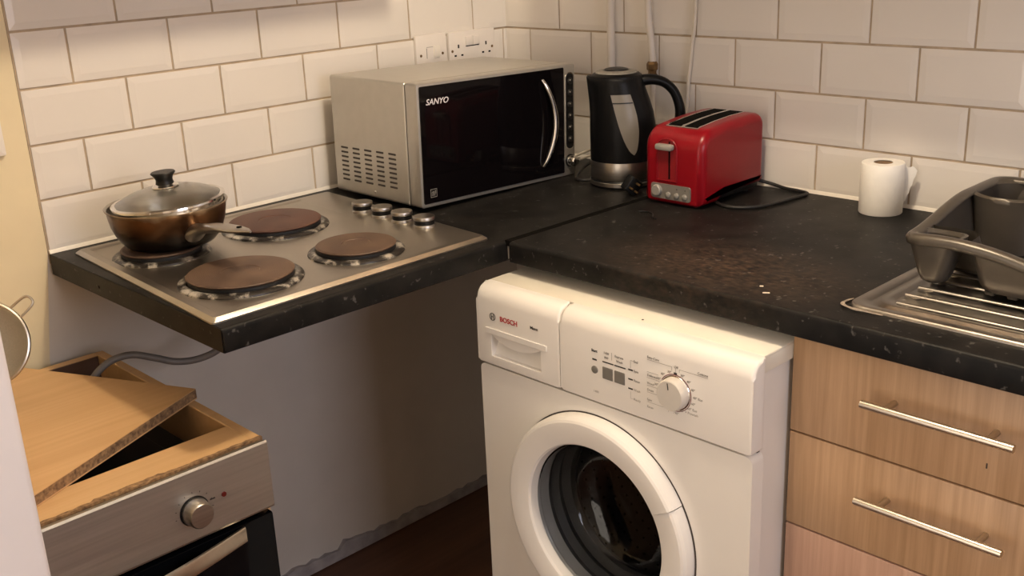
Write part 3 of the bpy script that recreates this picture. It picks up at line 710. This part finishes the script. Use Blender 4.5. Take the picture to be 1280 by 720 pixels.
# ------------------------------------------------------------------ sink drainer
sd = thing('sink_drainer', 'ribbed stainless steel draining board let into the worktop under the dish rack', 'sink', (-.33, -1.75, T))
def sr(i, z, r): return [(x, y, z) for x, y in rrect(-.578+i, -.075-i, -2.30+i, -1.283-i, r, 8)]
m = MB(); m.loft([sr(0, T+.0003, .028), sr(.0012, T+.0045, .027), sr(.005, T+.0056, .024), sr(.016, T+.0052, .020), sr(.019, T+.0012, .03), sr(.026, T+.0012, .03), sr(.030, T+.0052, .03), sr(.040, T+.0052, .03), sr(.046, T+.0016, .03)], True, True)
m.build('drainer_tray', M_sink, sd, ang=60)
for i, (x, y0) in enumerate(((-.529, -1.352), (-.487, -1.345), (-.445, -1.345), (-.400, -1.345), (-.355, -1.345), (-.310, -1.345), (-.265, -1.345), (-.22, -1.345))):
    MB().tube([(x, y0, T+.0010), (x, y0-.012, T+.0042), (x, y0-.03, T+.0055), (x, -1.9, T+.0055), (x, -2.1, T+.0012)], .0042, 12, smooth=4, flat=.6, up=(0, 0, 1)).build('rib', M_sink, sd)
sb = MB().tube([(-.580, -1.345, T+.001), (-.584, -1.325, T+.0025), (-.586, -1.300, T+.0035), (-.578, -1.281, T+.004), (-.560, -1.277, T+.003), (-.540, -1.278, T+.0012)], lambda t: .0010+.0026*math.sin(PI*t)*(.7+.3*math.sin(23*t)), 8, flat=.6, up=(0, 0, 1))
sb.build('sealant', M_sealant, sd)

# ------------------------------------------------------------------ dish rack
rk = thing('dish_rack', 'charcoal plastic dish drainer with cutlery pockets, on the draining board', 'dish rack', (-.28, -1.55, T+.006))
X0, X1, Y0, Y1 = -.455, -.105, -1.78, -1.300   # front x, back x, right y, left y
def rimz(x, y):
    t = min(1, max(0, (x-X0-.02)/(.20))); t = t*t*(3-2*t)
    s_ = max(0, Y1-y)
    return 1.024+(.16*s_-1.15*s_*s_)*(1-t)*(1 if s_ < .2 else .0)+(-.014*(1-t) if s_ >= .2 else 0)+.028*t
out = rrect(X0, X1, Y0, Y1, .035, 10)
def dense(P, n=4):
    o = []
    for a_, b_ in zip(P, P[1:]+P[:1]):
        d = math.dist(a_, b_); k = 20 if d > .018 else 1
        for j in range(k): o.append((a_[0]+(b_[0]-a_[0])*j/k, a_[1]+(b_[1]-a_[1])*j/k))
    return o
out = dense(out)
cx_, cy_ = (X0+X1)/2, (Y0+Y1)/2
def inset(P, d):
    n = len(P); o = []
    for i in range(n):
        a_, b_ = Vector(P[i-1]), Vector(P[(i+1) % n]); t = (b_-a_).normalized(); nn = Vector((-t.y, t.x))
        o.append((P[i][0]+nn.x*d, P[i][1]+nn.y*d))
    return o
def ring(d, dz, zfun=rimz):
    P = inset(out, d)
    return [(p[0], p[1], zfun(q[0], q[1])+dz) for p, q in zip(P, out)]
MB().loft([ring(.005, -.016), ring(0, -.014), ring(-.002, -.006), ring(.001, -.001), ring(.006, .0015), ring(.014, .0012), ring(.019, -.002), ring(.020, -.006), ring(.017, -.008), ring(.007, -.005), ring(.005, -.016)], False, False).build('rim', M_rack, rk, ang=60)
# main basin (starts right of the front pocket)
def roundpoly(P, r, n=6):
    o = []; m = len(P)
    for i in range(m):
        a_, p_, b_ = Vector(P[i-1]), Vector(P[i]), Vector(P[(i+1) % m])
        u1 = (a_-p_).normalized(); u2 = (b_-p_).normalized(); s1 = p_+u1*r; s2 = p_+u2*r; c_ = p_+(u1+u2)*r
        for k in range(n+1):
            t = PI/2*k/n; o.append(tuple(c_-u2*(r*math.cos(t))-u1*(r*math.sin(t))))
    return o
def basin_ring(d, z):
    P = [(X1-.014-d, Y1-.014-d), (-.385+d, Y1-.014-d), (-.385+d, -1.398-d), (X0+.012+d*.5, -1.398-d), (X0+.012+d*.5, Y0+.014+d), (X1-.014-d, Y0+.014+d)]
    return [(x, y, (rimz(x, y)-.004) if z is None else z) for x, y in dense(roundpoly(P, .018))]
P0 = basin_ring(0, None); Pb = basin_ring(.016, .960)
R = [P0]
for t in (.25, .5, .75, .93):
    R.append([(a_[0]+(b_[0]-a_[0])*t, a_[1]+(b_[1]-a_[1])*t, a_[2]+(b_[2]-a_[2])*t) for a_, b_ in zip(P0, Pb)])
R.append(basin_ring(.022, .9545))
MB().loft(R, False, True).build('basin', M_rack, rk, ang=60)
# front pocket
def pr_(d, z, x0=X0+.006, x1=-.394, y0=-1.384, y1=Y1-.008): return [(x, y, z) for x, y in rrect(x0+d*.6, x1-d*.6, y0+d*1.2, y1-d*1.2, .016, 8)]
MB().loft([pr_(.006, 1.020), pr_(.003, 1.026), pr_(-.001, 1.0255), pr_(0, 1.018), pr_(.006, .99), pr_(.012, .965), pr_(.016, .9555), pr_(.020, .9530)], False, True).loft([pr_(.006, 1.020), pr_(.009, .99), pr_(.016, .959)], False, True).build('cup_pocket', M_rack, rk, ang=60)
# tall cutlery holder at the back left
def cr_(d, z): return [(x, y, z if z < 1.05 else rimz(x, y)-.003+(z-1.086)) for x, y in rrect(-.258+d, -.112-d, -1.432+d, -1.306-d, .055, 10)]
MB().loft([cr_(.007, 1.083), cr_(.003, 1.088), cr_(-.001, 1.085), cr_(0, 1.078), cr_(.001, 1.03), cr_(.003, .99), cr_(.006, .958)], False, True).loft([cr_(.007, 1.083), cr_(.007, 1.062), cr_(.01, .962)], False, True).build('cutlery_holder', M_rack, rk, ang=60)
for k in range(9):
    y = -1.43-.033*k
    MB().box(-.424, -.404, y-.008, y+.008, T+.0062, .957, .003, 2).build('foot', M_rack, rk)

# ------------------------------------------------------------------ sockets, switch, pipes
Mw = lambda x, z: frame((x, -.0026, z), (1, 0, 0), (0, 0, 1))
ds = thing('double_socket', 'white double wall socket with two rocker switches, above the microwave', 'socket', (-.130, -.0026, 1.209))
MB().prism(rrect(-.076, .076, -.0435, .0435, .003, 4), 0, .009, 'z', b=.0015, seg=2, M=Mw(-.130, 1.209)).build('face_plate', M_socket, ds)
fp = [c for c in ds.children][0]
for x in (-.012, .012):
    MB().box(x-.0105, x+.0105, .008, .030, .006, .0125, .0012, 2, M=Mw(-.130, 1.209)).build('rocker_switch', M_socket, ds)
sh = MB()
sh.box(-.022, .022, .0055, .0075, .0088, .0095, M=Mw(-.130, 1.209))
for s_ in (-1, 1):
    x = s_*.046
    sh.box(x-.0022, x+.0022, .004, .0125, .0088, .0094, M=Mw(-.130, 1.209))
    for q in (-.011, .011): sh.box(x+q-.0034, x+q+.0034, -.0155, -.0115, .0088, .0094, M=Mw(-.130, 1.209))
sh.build('pin_holes', M_hole, ds)
for s_ in (-1, 1): MB().lathe([(.0034, 0), (.003, .001), (0, .0012)], 16, M=Mw(-.130+s_*.0665, 1.209) @ Matrix.Translation((0, -.002, .009))).build('screw', M_brass, ds)
fs = thing('switched_spur', 'single white fused switch plate left of the double socket', 'switch', (-.262, -.0026, 1.211))
MB().prism(rrect(-.0475, .0475, -.0435, .0435, .003, 4), 0, .009, 'z', b=.0015, seg=2, M=Mw(-.262, 1.211)).build('face_plate', M_socket, fs)
MB().box(.006, .024, -.012, .016, .006, .0125, .0012, 2, M=Mw(-.262, 1.211)).build('rocker_switch', M_sil, fs)
MB().box(-.0165, -.0150, -.012, .012, .0088, .0094, M=Mw(-.262, 1.211)).box(-.016, .004, .0135, .0145, .0088, .0093, M=Mw(-.262, 1.211)).build('fuse_holder', M_print, fs)
for s_ in (-1, 1): MB().lathe([(.0034, 0), (.003, .001), (0, .0012)], 16, M=Mw(-.262+s_*.034, 1.211) @ Matrix.Translation((0, -.004, .009))).build('screw', M_brass, fs)
sw = thing('light_switch', 'corner of a white switch plate on the yellow wall at the left edge', 'switch', (-1.314, .003, 1.18))
MB().prism(rrect(-.043, .043, -.043, .043, .003, 4), 0, .009, 'z', b=.0015, seg=2, M=frame((-1.314, .003, 1.18), (1, 0, 0), (0, 0, 1))).build('face_plate', M_socket, sw)
MB().box(-.010, .010, -.012, .012, .006, .0125, .0012, 2, M=frame((-1.314, .003, 1.18), (1, 0, 0), (0, 0, 1))).build('rocker_switch', M_socket, sw)
MB().lathe([(.003, 0), (.0025, .001), (0, .0012)], 12, M=frame((-1.284, -.006, 1.18), (1, 0, 0), (0, 0, 1))).build('screw', M_brass, sw)
p1 = MB().tube([(-.020, -.366, T+.0005), (-.020, -.366, 1.2), (-.020, -.366, 1.76)], .0092, 16, smooth=0)
tag(p1.build('pipe', M_pipe), 'thick white pipe rising up the tiles directly behind the kettle lid', 'pipe', 'pipes on the right wall')
p2 = thing('pipe', 'white pipe ending in a brown brass fitting, right of the kettle lid', 'pipe', (-.020, -.486, T), group='pipes on the right wall')
MB().tube([(-.020, -.487, 1.185), (-.020, -.483, 1.24), (-.020, -.474, 1.33), (-.020, -.468, 1.76)], .0080, 16, smooth=3).build('pipe_run', M_pipe, p2)
MB().lathe([(.0085, -.034), (.0115, -.034), (.0125, -.030), (.0125, -.016), (.0095, -.013), (.0095, -.007), (.0125, -.004), (.0130, .008), (.0105, .013), (.0085, .014)], 6, M=Matrix.Translation((-.020, -.4865, 1.176))).build('brass_fitting', M_brass, p2, ang=20)
MB().tube([(-.020, -.488, T+.0005), (-.020, -.488, 1.0), (-.020, -.487, 1.144)], .0070, 14, smooth=0).build('lower_run', M_pipe, p2)
cb = MB().tube([(-.010, -.560, T+.0006), (-.010, -.570, 1.03), (-.010, -.578, 1.137), (-.010, -.588, 1.23), (-.010, -.596, 1.325), (-.010, -.602, 1.76)], .0042, 10)
tag(cb.build('wall_cable', M_wcable), 'thin white cable running up the tiles above the kettle handle', 'cable')

# ------------------------------------------------------------------ washing machine
FX, WY0, WY1, WT = -.712, -1.222, -.628, .878     # front plane x, right y, left y, top z
wm = thing('washing_machine', 'white front-loading washing machine jutting out from under the worktop', 'washing machine', (-.42, -.925, 0))
MF = frame((FX, 0, 0), (0, -1, 0), (0, 0, 1))      # local: x = to the right (-y), y = up, z = out of the front
def fy(y): return -y
# casing shell
cs = MB()
cs.box(FX+.030, -.16, WY0+.006, WY1-.006, .012, WT-.030, .004, 2)
cas = bmesh.new(); cas.free()
DZ, DYc, DR = .493, -.917, .152
def holed_front():
    bm = bmesh.new()
    outer = rrect(.628, 1.222, .10, .722, .012, 5); n = 64
    o = [bm.verts.new((p[0], p[1], 0)) for p in outer]
    c = [bm.verts.new((.917+DR*math.cos(2*PI*k/n), DZ+DR*math.sin(2*PI*k/n), 0)) for k in range(n)]
    es = [bm.edges.new((o[i], o[(i+1) % len(o)])) for i in range(len(o))]+[bm.edges.new((c[i], c[(i+1) % n])) for i in range(n)]
    r = bmesh.ops.triangle_fill(bm, edges=es, use_beauty=True, use_dissolve=False)
    ob = [bm.verts.new((p[0], p[1], -.03)) for p in outer]
    om = [bm.verts.new((.925+(p[0]-.925)*1.0, p[1], -.006)) for p in outer]
    for i in range(len(o)):
        j = (i+1) % len(o)
        bm.faces.new((o[i], o[j], ob[j], ob[i]))
    cb_ = [bm.verts.new((v.co.x, v.co.y, -.03)) for v in c]
    for i in range(n): bm.faces.new((c[i], c[(i+1) % n], cb_[(i+1) % n], cb_[i]))
    for v in om: bm.verts.remove(v)
    return bm
# casing is an open-fronted shell of five plates so that the drum can be seen
sh = MB()
sh.box(FX+.030, -.16, WY1-.014, WY1-.010, .012, WT-.028, .001, 1)
sh.box(FX+.030, -.16, WY0+.010, WY0+.014, .012, WT-.028, .001, 1)
sh.box(-.164, -.16, WY0+.010, WY1-.010, .012, WT-.028)
sh.box(FX+.030, -.16, WY0+.010, WY1-.010, .012, .018)
cs.bm.free()
sh.build('casing', M_wm, wm)
f = MB(); f.add(holed_front(), MF); f.build('front_panel', M_wm, wm, ang=25)
MB().box(FX+.006, FX+.04, WY0+.004, WY1-.004, .02, .097, .004, 2).build('kick_panel', M_wmp, wm)
# worktop lid of the machine
MB().prism([(FX+.030, WT-.030), (FX+.030, WT-.0015), (FX+.032, WT), (-.150, WT), (-.148, WT-.002), (-.148, WT-.030)], WY0+.0035, WY1-.0035, 'y', b=.0035, seg=2).build('lid', M_lid, wm)
# control panel (drawer front + fascia) with a rounded top
def panel_prof(z0):
    P = [(FX+.0005, z0), (FX-.004, z0+.002), (FX-.0045, z0+.005), (FX-.0035, WT-.030)]
    for k in range(1, 8):
        t = PI/2*k/7; P.append((FX-.0035+.026-.026*math.cos(t), WT-.030+.0285*math.sin(t)))
    P += [(FX+.0300, WT-.0010), (FX+.0300, z0)]
    return P
PZ0, DIV = .7255, -.836
MB().prism(panel_prof(PZ0), WY0, DIV-.0012, 'y', b=.006, seg=4).build('fascia', M_wmp, wm, ang=30)
def drawer_front():
    return MB().prism(panel_prof(PZ0), DIV+.0012, WY1, 'y', b=.006, seg=4)
dwb = drawer_front()
ctb = MB().prism([(FX-.02, .7440), (FX+.0005, .7440), (FX+.0040, .7455), (FX+.0170, .7745), (FX+.0190, .7865), (FX-.02, .7865)], -.790, -.664, 'y')
def boolean(base, cutter):
    obs_ = []
    for q in (base, cutter):
        me = bpy.data.meshes.new('t'); bmesh.ops.recalc_face_normals(q.bm, faces=q.bm.faces); q.bm.to_mesh(me); q.bm.free(); ob = bpy.data.objects.new('t', me); C.objects.link(ob); obs_.append(ob)
    md = obs_[0].modifiers.new('b', 'BOOLEAN'); md.object = obs_[1]; md.operation = 'DIFFERENCE'; md.solver = 'EXACT'
    dg = bpy.context.evaluated_depsgraph_get(); me = bpy.data.meshes.new_from_object(obs_[0].evaluated_get(dg))
    for ob in obs_: bpy.data.objects.remove(ob)
    r = MB(); r.bm.from_mesh(me); return r
dw = boolean(dwb, ctb).build('detergent_drawer', M_wmp, wm, ang=30)
MB().box(FX+.0215, FX+.028, WY0+.006, WY1-.006, PZ0-.004, WT-.050).build('seam', M_seam, wm)
# drawer handle: long lip plate above a scooped pocket
MP = frame((FX-.0040, 0, 0), (0, -1, 0), (0, 0, 1))
MB().prism(rrect(.651, .806, .7875, .7990, .002, 3), 0, .0022, 'z', b=.0008, seg=1, M=MP).build('handle_lip', M_wmp, dw)
rim_ = []
for k in range(25):
    x = .6645+.125*k/24; d = math.sin(PI*k/24)**.8
    rim_.append([(x, .7864, -.0005), (x, .7864-.0175*d-.0004, -.0012), (x, .7864-.0175*d-.0004, -.0035), (x, .7864, -.0060)])
MB().loft(rim_, True, True, M=MP).build('finger_grip', M_wmp, dw)
# badge and lettering
lt = MB()
lt.text('BOSCH', .0135, MP @ Matrix.Translation((.6895, .8175, .0002)), bold=.016, sx=1.02)
lt.build('brand_lettering', M_redp, dw)
bd = MB()
Mb = MP @ Matrix.Translation((.671, .822, .0003))
for r0, r1 in ((.0062, .0074),):
    bd.lathe([(r0, 0), (r1, 0), (r1, .0004), (r0, .0004), (r0, 0)], 32, M=Mb)
bd.box(-.0034, -.0022, -.0050, .0050, 0, .0004, M=Mb).box(.0022, .0034, -.0050, .0050, 0, .0004, M=Mb).box(-.0034, .0034, -.0006, .0006, 0, .0004, M=Mb)
bd.build('badge', M_printd, dw)
bd = MB()
bd.text('Maxx', .0078, MP @ Matrix.Translation((.7660, .8215, .0002)), mat=0, bold=.02, sx=1.1)
bd.build('model_lettering', M_printd, dw)
# controls on the fascia
st = MB().lathe([(.0068, 0), (.0066, .0016), (.005, .0022), (0, .0023)], 28, M=MP @ Matrix.Translation((.9155, .7850, 0))).build('start_button', M_grey, wm)
for x in (.9440, .9695): MB().prism(rrect(x-.0108, x+.0108, .7745, .7955, .001, 2), 0, .0018, 'z', b=.0005, seg=1, M=MP).build('option_button', M_grey, wm)
KX, KZ = 1.0815, .7905
kb = MB().lathe([(.0290, .0), (.0285, .001), (.0265, .0014)], 48, M=MP @ Matrix.Translation((KX, KZ, 0))).build('programme_knob', M_chrome, wm)
MB().lathe([(.0268, .001), (.0262, .010), (.0252, .0148), (.0236, .0162), (0, .0165)], 48, M=MP @ Matrix.Translation((KX, KZ, 0))).build('knob_cap', M_knob, kb)
MB().box(-.0008, .0008, .010, .021, .0164, .0169, M=MP @ Matrix.Translation((KX, KZ, 0)) @ Matrix.Rotation(.15, 4, 'Z')).build('knob_mark', M_printd, kb)
MB().lathe([(.0298, .0001), (.0310, .0001), (.0310, .0004), (.0298, .0004), (.0298, .0001)], 48, M=MP @ Matrix.Translation((KX, KZ, 0)), a0=-1.8, a1=2.6).build('knob_arc', M_darkred, kb)
pt = MB(); ptd = MB()
def TX(s_, x, z, size=.0058, m_=0, bold=0.0, al='LEFT'): (ptd if m_ else pt).text(s_, size, MP @ Matrix.Translation((x, z, .0002)), mat=0, bold=bold, align=al)
def LN(x0, z0, x1, z1, w_=.0005, m_=0):
    (ptd if m_ else pt).box(min(x0, x1)-w_/2, max(x0, x1)+w_/2, min(z0, z1)-w_/2, max(z0, z1)+w_/2, 0, .0003, M=MP)
sm = MB().text('Start', .0066, MP @ Matrix.Translation((.9085, .8165, .0002)), bold=.015)
sm.build('start_marking', M_printd, wm)
LN(.9115, .8030, .9185, .8030, .0028, 1)
TX('1400', .9350, .8185); TX('800', .9365, .8105); LN(.9525, .811, .9525, .824)
TX('Express', .9590, .8185); TX('Wash', .9620, .8105)
LN(.9335, .8040, .9550, .8040, .0022, 1); LN(.9590, .8040, .9805, .8040, .0022, 1)
for i, s_ in enumerate(('End', 'Spin', 'Rinse', 'Wash', 'Ready')):
    z = .8195-.0165*i; TX(s_, .9985, z)
    if 1 <= i <= 3: LN(.9885, z+.002, .9955, z+.002, .0026, 1)
LN(.992, .8200, .992, .8085); LN(.992, .8215, .9975, .8215); LN(.992, .7665, .992, .7560); LN(.992, .7550, .9975, .7550)
TX('1400', .9120, .7440)
TX('Easy-Care', 1.0260, .8350); LN(1.026, .8325, 1.0745, .8325); LN(1.0745, .8325, 1.0745, .8265)
TX('Off', 1.0790, .8320); LN(1.0815, .831, 1.0815, .8240); LN(1.0800, .8230, 1.0830, .8230, .003, 1)
TX('Cottons', 1.1230, .8335); LN(1.0890, .8315, 1.1420, .8315); LN(1.0890, .8315, 1.0890, .8265)
for s_, z in (('Delicate', .8040), ('Wool', .7905), ('Drain', .7790), ('Spin', .7620), ('Rinse', .7495)):
    TX(s_, 1.0260, z)
LN(1.026, .8115, 1.048, .8115); LN(1.026, .8015, 1.050, .8015); LN(1.026, .7880, 1.047, .7880); LN(1.026, .7765, 1.047, .7765)
LN(1.026, .7595, 1.0585, .7595); LN(1.0585, .7595, 1.0585, .7690); LN(1.026, .7470, 1.0685, .7470); LN(1.0685, .7470, 1.0685, .7590)
for s_, x, z in (('30°', 1.0660, .8210), ('40°', 1.0530, .8140), ('30°', 1.0450, .8040), ('30°', 1.0405, .7930), ('30°', 1.0910, .8210), ('40°', 1.1030, .8140), ('40°', 1.1110, .8025), ('40° Eco', 1.1150, .7905), ('60°', 1.1120, .7795), ('60° Eco', 1.1050, .7695), ('60° + Prewash', 1.0910, .7620), ('90°', 1.0810, .7545)):
    TX(s_, x, z)
LN(1.0790, .7510, 1.1400, .7510); LN(1.0790, .7510, 1.0790, .7590)
pt.build('programme_markings', M_print, wm)
ptd.build('indicator_markings', M_printd, wm)
# porthole door: ring, handle segment, glass bowl
Mdo = MF @ Matrix.Translation((.917, DZ, 0))
rp = [(.2045, .0006), (.2042, .0150), (.2025, .0215), (.1985, .0262), (.1945, .0282), (.1930, .0284), (.1750, .0266), (.1580, .0240), (.1540, .0226), (.1510, .0185), (.1488, .006), (.1482, -.002)]
dg = MB().lathe(rp+[(.150, -.006), (.2045, .0006)], 96, M=Mdo, a0=math.radians(30), a1=math.radians(330)).build('porthole_door', M_wmp, wm, ang=16)
rp2 = [(r-.001, z-.0030 if 0 < i < 9 else z) for i, (r, z) in enumerate(rp)]
MB().lathe(rp2+[(.150, -.006), (.2035, .0006)], 40, M=Mdo, a0=math.radians(-29.6), a1=math.radians(29.6)).build('door_handle', M_wmp, dg, ang=16)
MB().lathe([(.2070, .0002), (.2070, .0007), (.2040, .0007), (.2040, .0002)], 96, M=Mdo).build('door_recess', M_seam, dg)
MB().lathe([(.1495, .004), (.148, .002), (.146, -.012), (.140, -.045), (.128, -.075), (.112, -.093), (.085, -.104), (.045, -.109), (0, -.110), (0, -.106), (.045, -.105), (.083, -.100), (.109, -.089), (.124, -.072), (.136, -.043), (.142, -.012), (.1455, .003), (.1495, .004)], 72, M=Mdo).build('glass_bowl', M_porthole, dg)
MB().lathe([(.151, -.028), (.156, -.04), (.150, -.055), (.158, -.07), (.148, -.085), (.150, -.100), (.240, -.104)], 72, M=Mdo).build('gasket', M_gasket, wm)
dm = MB().lathe([(.146, -.102), (.235, -.112), (.238, -.13), (.238, -.42), (.22, -.44), (0, -.445)], 72, M=Mdo)
dm.build('drum', M_drum, wm)
ho = MB()
for j in range(9):
    for k in range(72):
        aa = 2*PI*(k+.5*(j % 2))/72
        ho.box(-.0025, .0025, -.0025, .0025, 0, .0012, M=Mdo @ Matrix.Rotation(aa, 4, 'Z') @ Matrix.Translation((.2372, 0, -.15-.03*j)) @ Matrix.Rotation(-PI/2, 4, 'Y'))
ho.build('drum_holes', M_hole, wm)
MB().lathe([(.0022, 0), (.0018, .0005), (0, .0006)], 12, M=Matrix.Translation((FX+.036, -.985, WT))).build('lid_screw', M_printd, wm)
for (x, y) in ((FX+.07, WY0+.06), (FX+.07, WY1-.06), (-.22, WY0+.06), (-.22, WY1-.06)):
    MB().lathe([(.018, .0005), (.018, .010), (.008, .012), (.008, .014), (0, .014)], 20, M=Matrix.Translation((x, y, 0))).build('foot', M_rubber, wm)

# ------------------------------------------------------------------ drawer unit
du = thing('drawer_unit', 'beech drawer unit with steel bar handles, right of the washing machine', 'cabinet', (-.30, -1.465, 0))
UY1, UY0 = -1.2195, -1.712
MB().box(-.585, -.02, UY1-.020, UY1-.002, .10, T-.0405, .0008, 1).box(-.585, -.02, UY0+.002, UY0+.020, .10, T-.0405, .0008, 1).box(-.585, -.02, UY0+.02, UY1-.02, .10, .118).box(-.04, -.022, UY0+.02, UY1-.02, .118, T-.0405).build('carcass', M_beech, du)
MB().box(-.55, -.535, UY0, UY1-.002, .001, .0995).build('plinth', M_beech, du)
fronts = ((.7315, .8985), (.5695, .7285), (.4075, .5665), (.106, .4045))
for i, (z0, z1) in enumerate(fronts):
    lab = 'pinkish beech drawer front' if i == 2 else None
    d_ = MB().box(-.6055, -.5875, UY0+.001, UY1, z0, z1, .0012, 2).build('drawer_front', M_beech_pink if i >= 2 else M_beech, du, label=lab)
    zh = (.8245, .6685, .515, .345)[i]
    y0, y1 = -1.350, -1.564
    h = MB().tube([(-.638, y0, zh), (-.638, (y0+y1)/2, zh), (-.638, y1, zh)], .0060, 16, smooth=0).build('bar_handle', M_handle, d_)
    for y in (y0-.035, y1+.035):
        MB().tube([(-.605, y, zh), (-.622, y, zh), (-.638, y, zh)], .0048, 12, smooth=0).build('post', M_handle, h)
MB().box(-.6062, -.6050, -1.5215, -1.5195, .768, .776, .0004, 1).build('chip_mark', M_seam, du)

# ------------------------------------------------------------------ fitted units above the view (they shade the tiles)
uc = MB().box(-.30, -.004, -2.3, -.425, 1.475, 2.15, .002, 1)
uc = struct(uc.build('wall_cupboard', M_beech))  # unseen wall cupboard, inferred from the shade on the right wall tiles
hd_ = MB().prism([(-.30, 1.578), (-.02, 1.578), (-.02, 1.80), (-.24, 1.80), (-.30, 1.65)], -1.24, -.51, 'x', b=.002, seg=1)
struct(hd_.build('cooker_hood', M_steel))  # unseen cooker hood, inferred from the shadow line on the left wall tiles

# ------------------------------------------------------------------ light
def point(name, loc, power, col, r):
    l = bpy.data.lights.new(name, 'POINT'); l.energy = power; l.color = col; l.shadow_soft_size = r
    o = bpy.data.objects.new(name, l); o.location = loc; C.objects.link(o); return o
point('ceiling_lamp', (-.90, -1.13, 2.33), 49, (1, .825, .60), .05)
l = bpy.data.lights.new('window_daylight', 'AREA'); l.shape = 'RECTANGLE'; l.size = .9; l.size_y = .95; l.energy = 18; l.color = (.90, .89, 1)
o = bpy.data.objects.new('window_daylight', l); o.location = (-1.2, ROOM_Y+.01, 1.57); o.rotation_euler = (math.radians(90), 0, 0); C.objects.link(o)
l = bpy.data.lights.new('hall_light', 'AREA'); l.shape = 'RECTANGLE'; l.size = .78; l.size_y = 1.9; l.energy = 14.5; l.color = (1, .86, .72)  # added fill in the doorway to brighten left-facing fronts, no known lamp there
o = bpy.data.objects.new('hall_light', l); o.location = (ROOM_X-.08, -1.27, 1.05); o.rotation_euler = (math.radians(90), 0, math.radians(-90)); C.objects.link(o)
wd = bpy.data.worlds.new('world'); bpy.context.scene.world = wd; wd.use_nodes = True
wd.node_tree.nodes['Background'].inputs[0].default_value = (.75, .72, .70, 1); wd.node_tree.nodes['Background'].inputs[1].default_value = .15

# ------------------------------------------------------------------ camera
cam = bpy.data.cameras.new('camera'); co = bpy.data.objects.new('camera', cam); C.objects.link(co)
yaw, pitch, roll, fpx = .7653, -.3245, -.0439, 1342.71
ca, sa, cb2, sb2 = math.cos(yaw), math.sin(yaw), math.cos(pitch), math.sin(pitch)
f_ = Vector((sa*cb2, ca*cb2, sb2)); r_ = Vector((ca, -sa, 0)); u_ = r_.cross(f_)
R_ = r_*math.cos(roll)+u_*math.sin(roll); U_ = -r_*math.sin(roll)+u_*math.cos(roll)
Mc = Matrix((R_, U_, -f_)).transposed().to_4x4(); Mc.translation = Vector((-1.9549, -2.0146, 1.4897)); co.matrix_world = Mc
cam.sensor_width = 36; cam.lens = fpx/1280*36; cam.clip_start = .02
S = bpy.context.scene; S.camera = co
S.view_settings.view_transform = 'Standard'; S.view_settings.look = 'None'; S.view_settings.gamma = 1; S.view_settings.use_curve_mapping = False
S.view_settings.exposure = 0.0
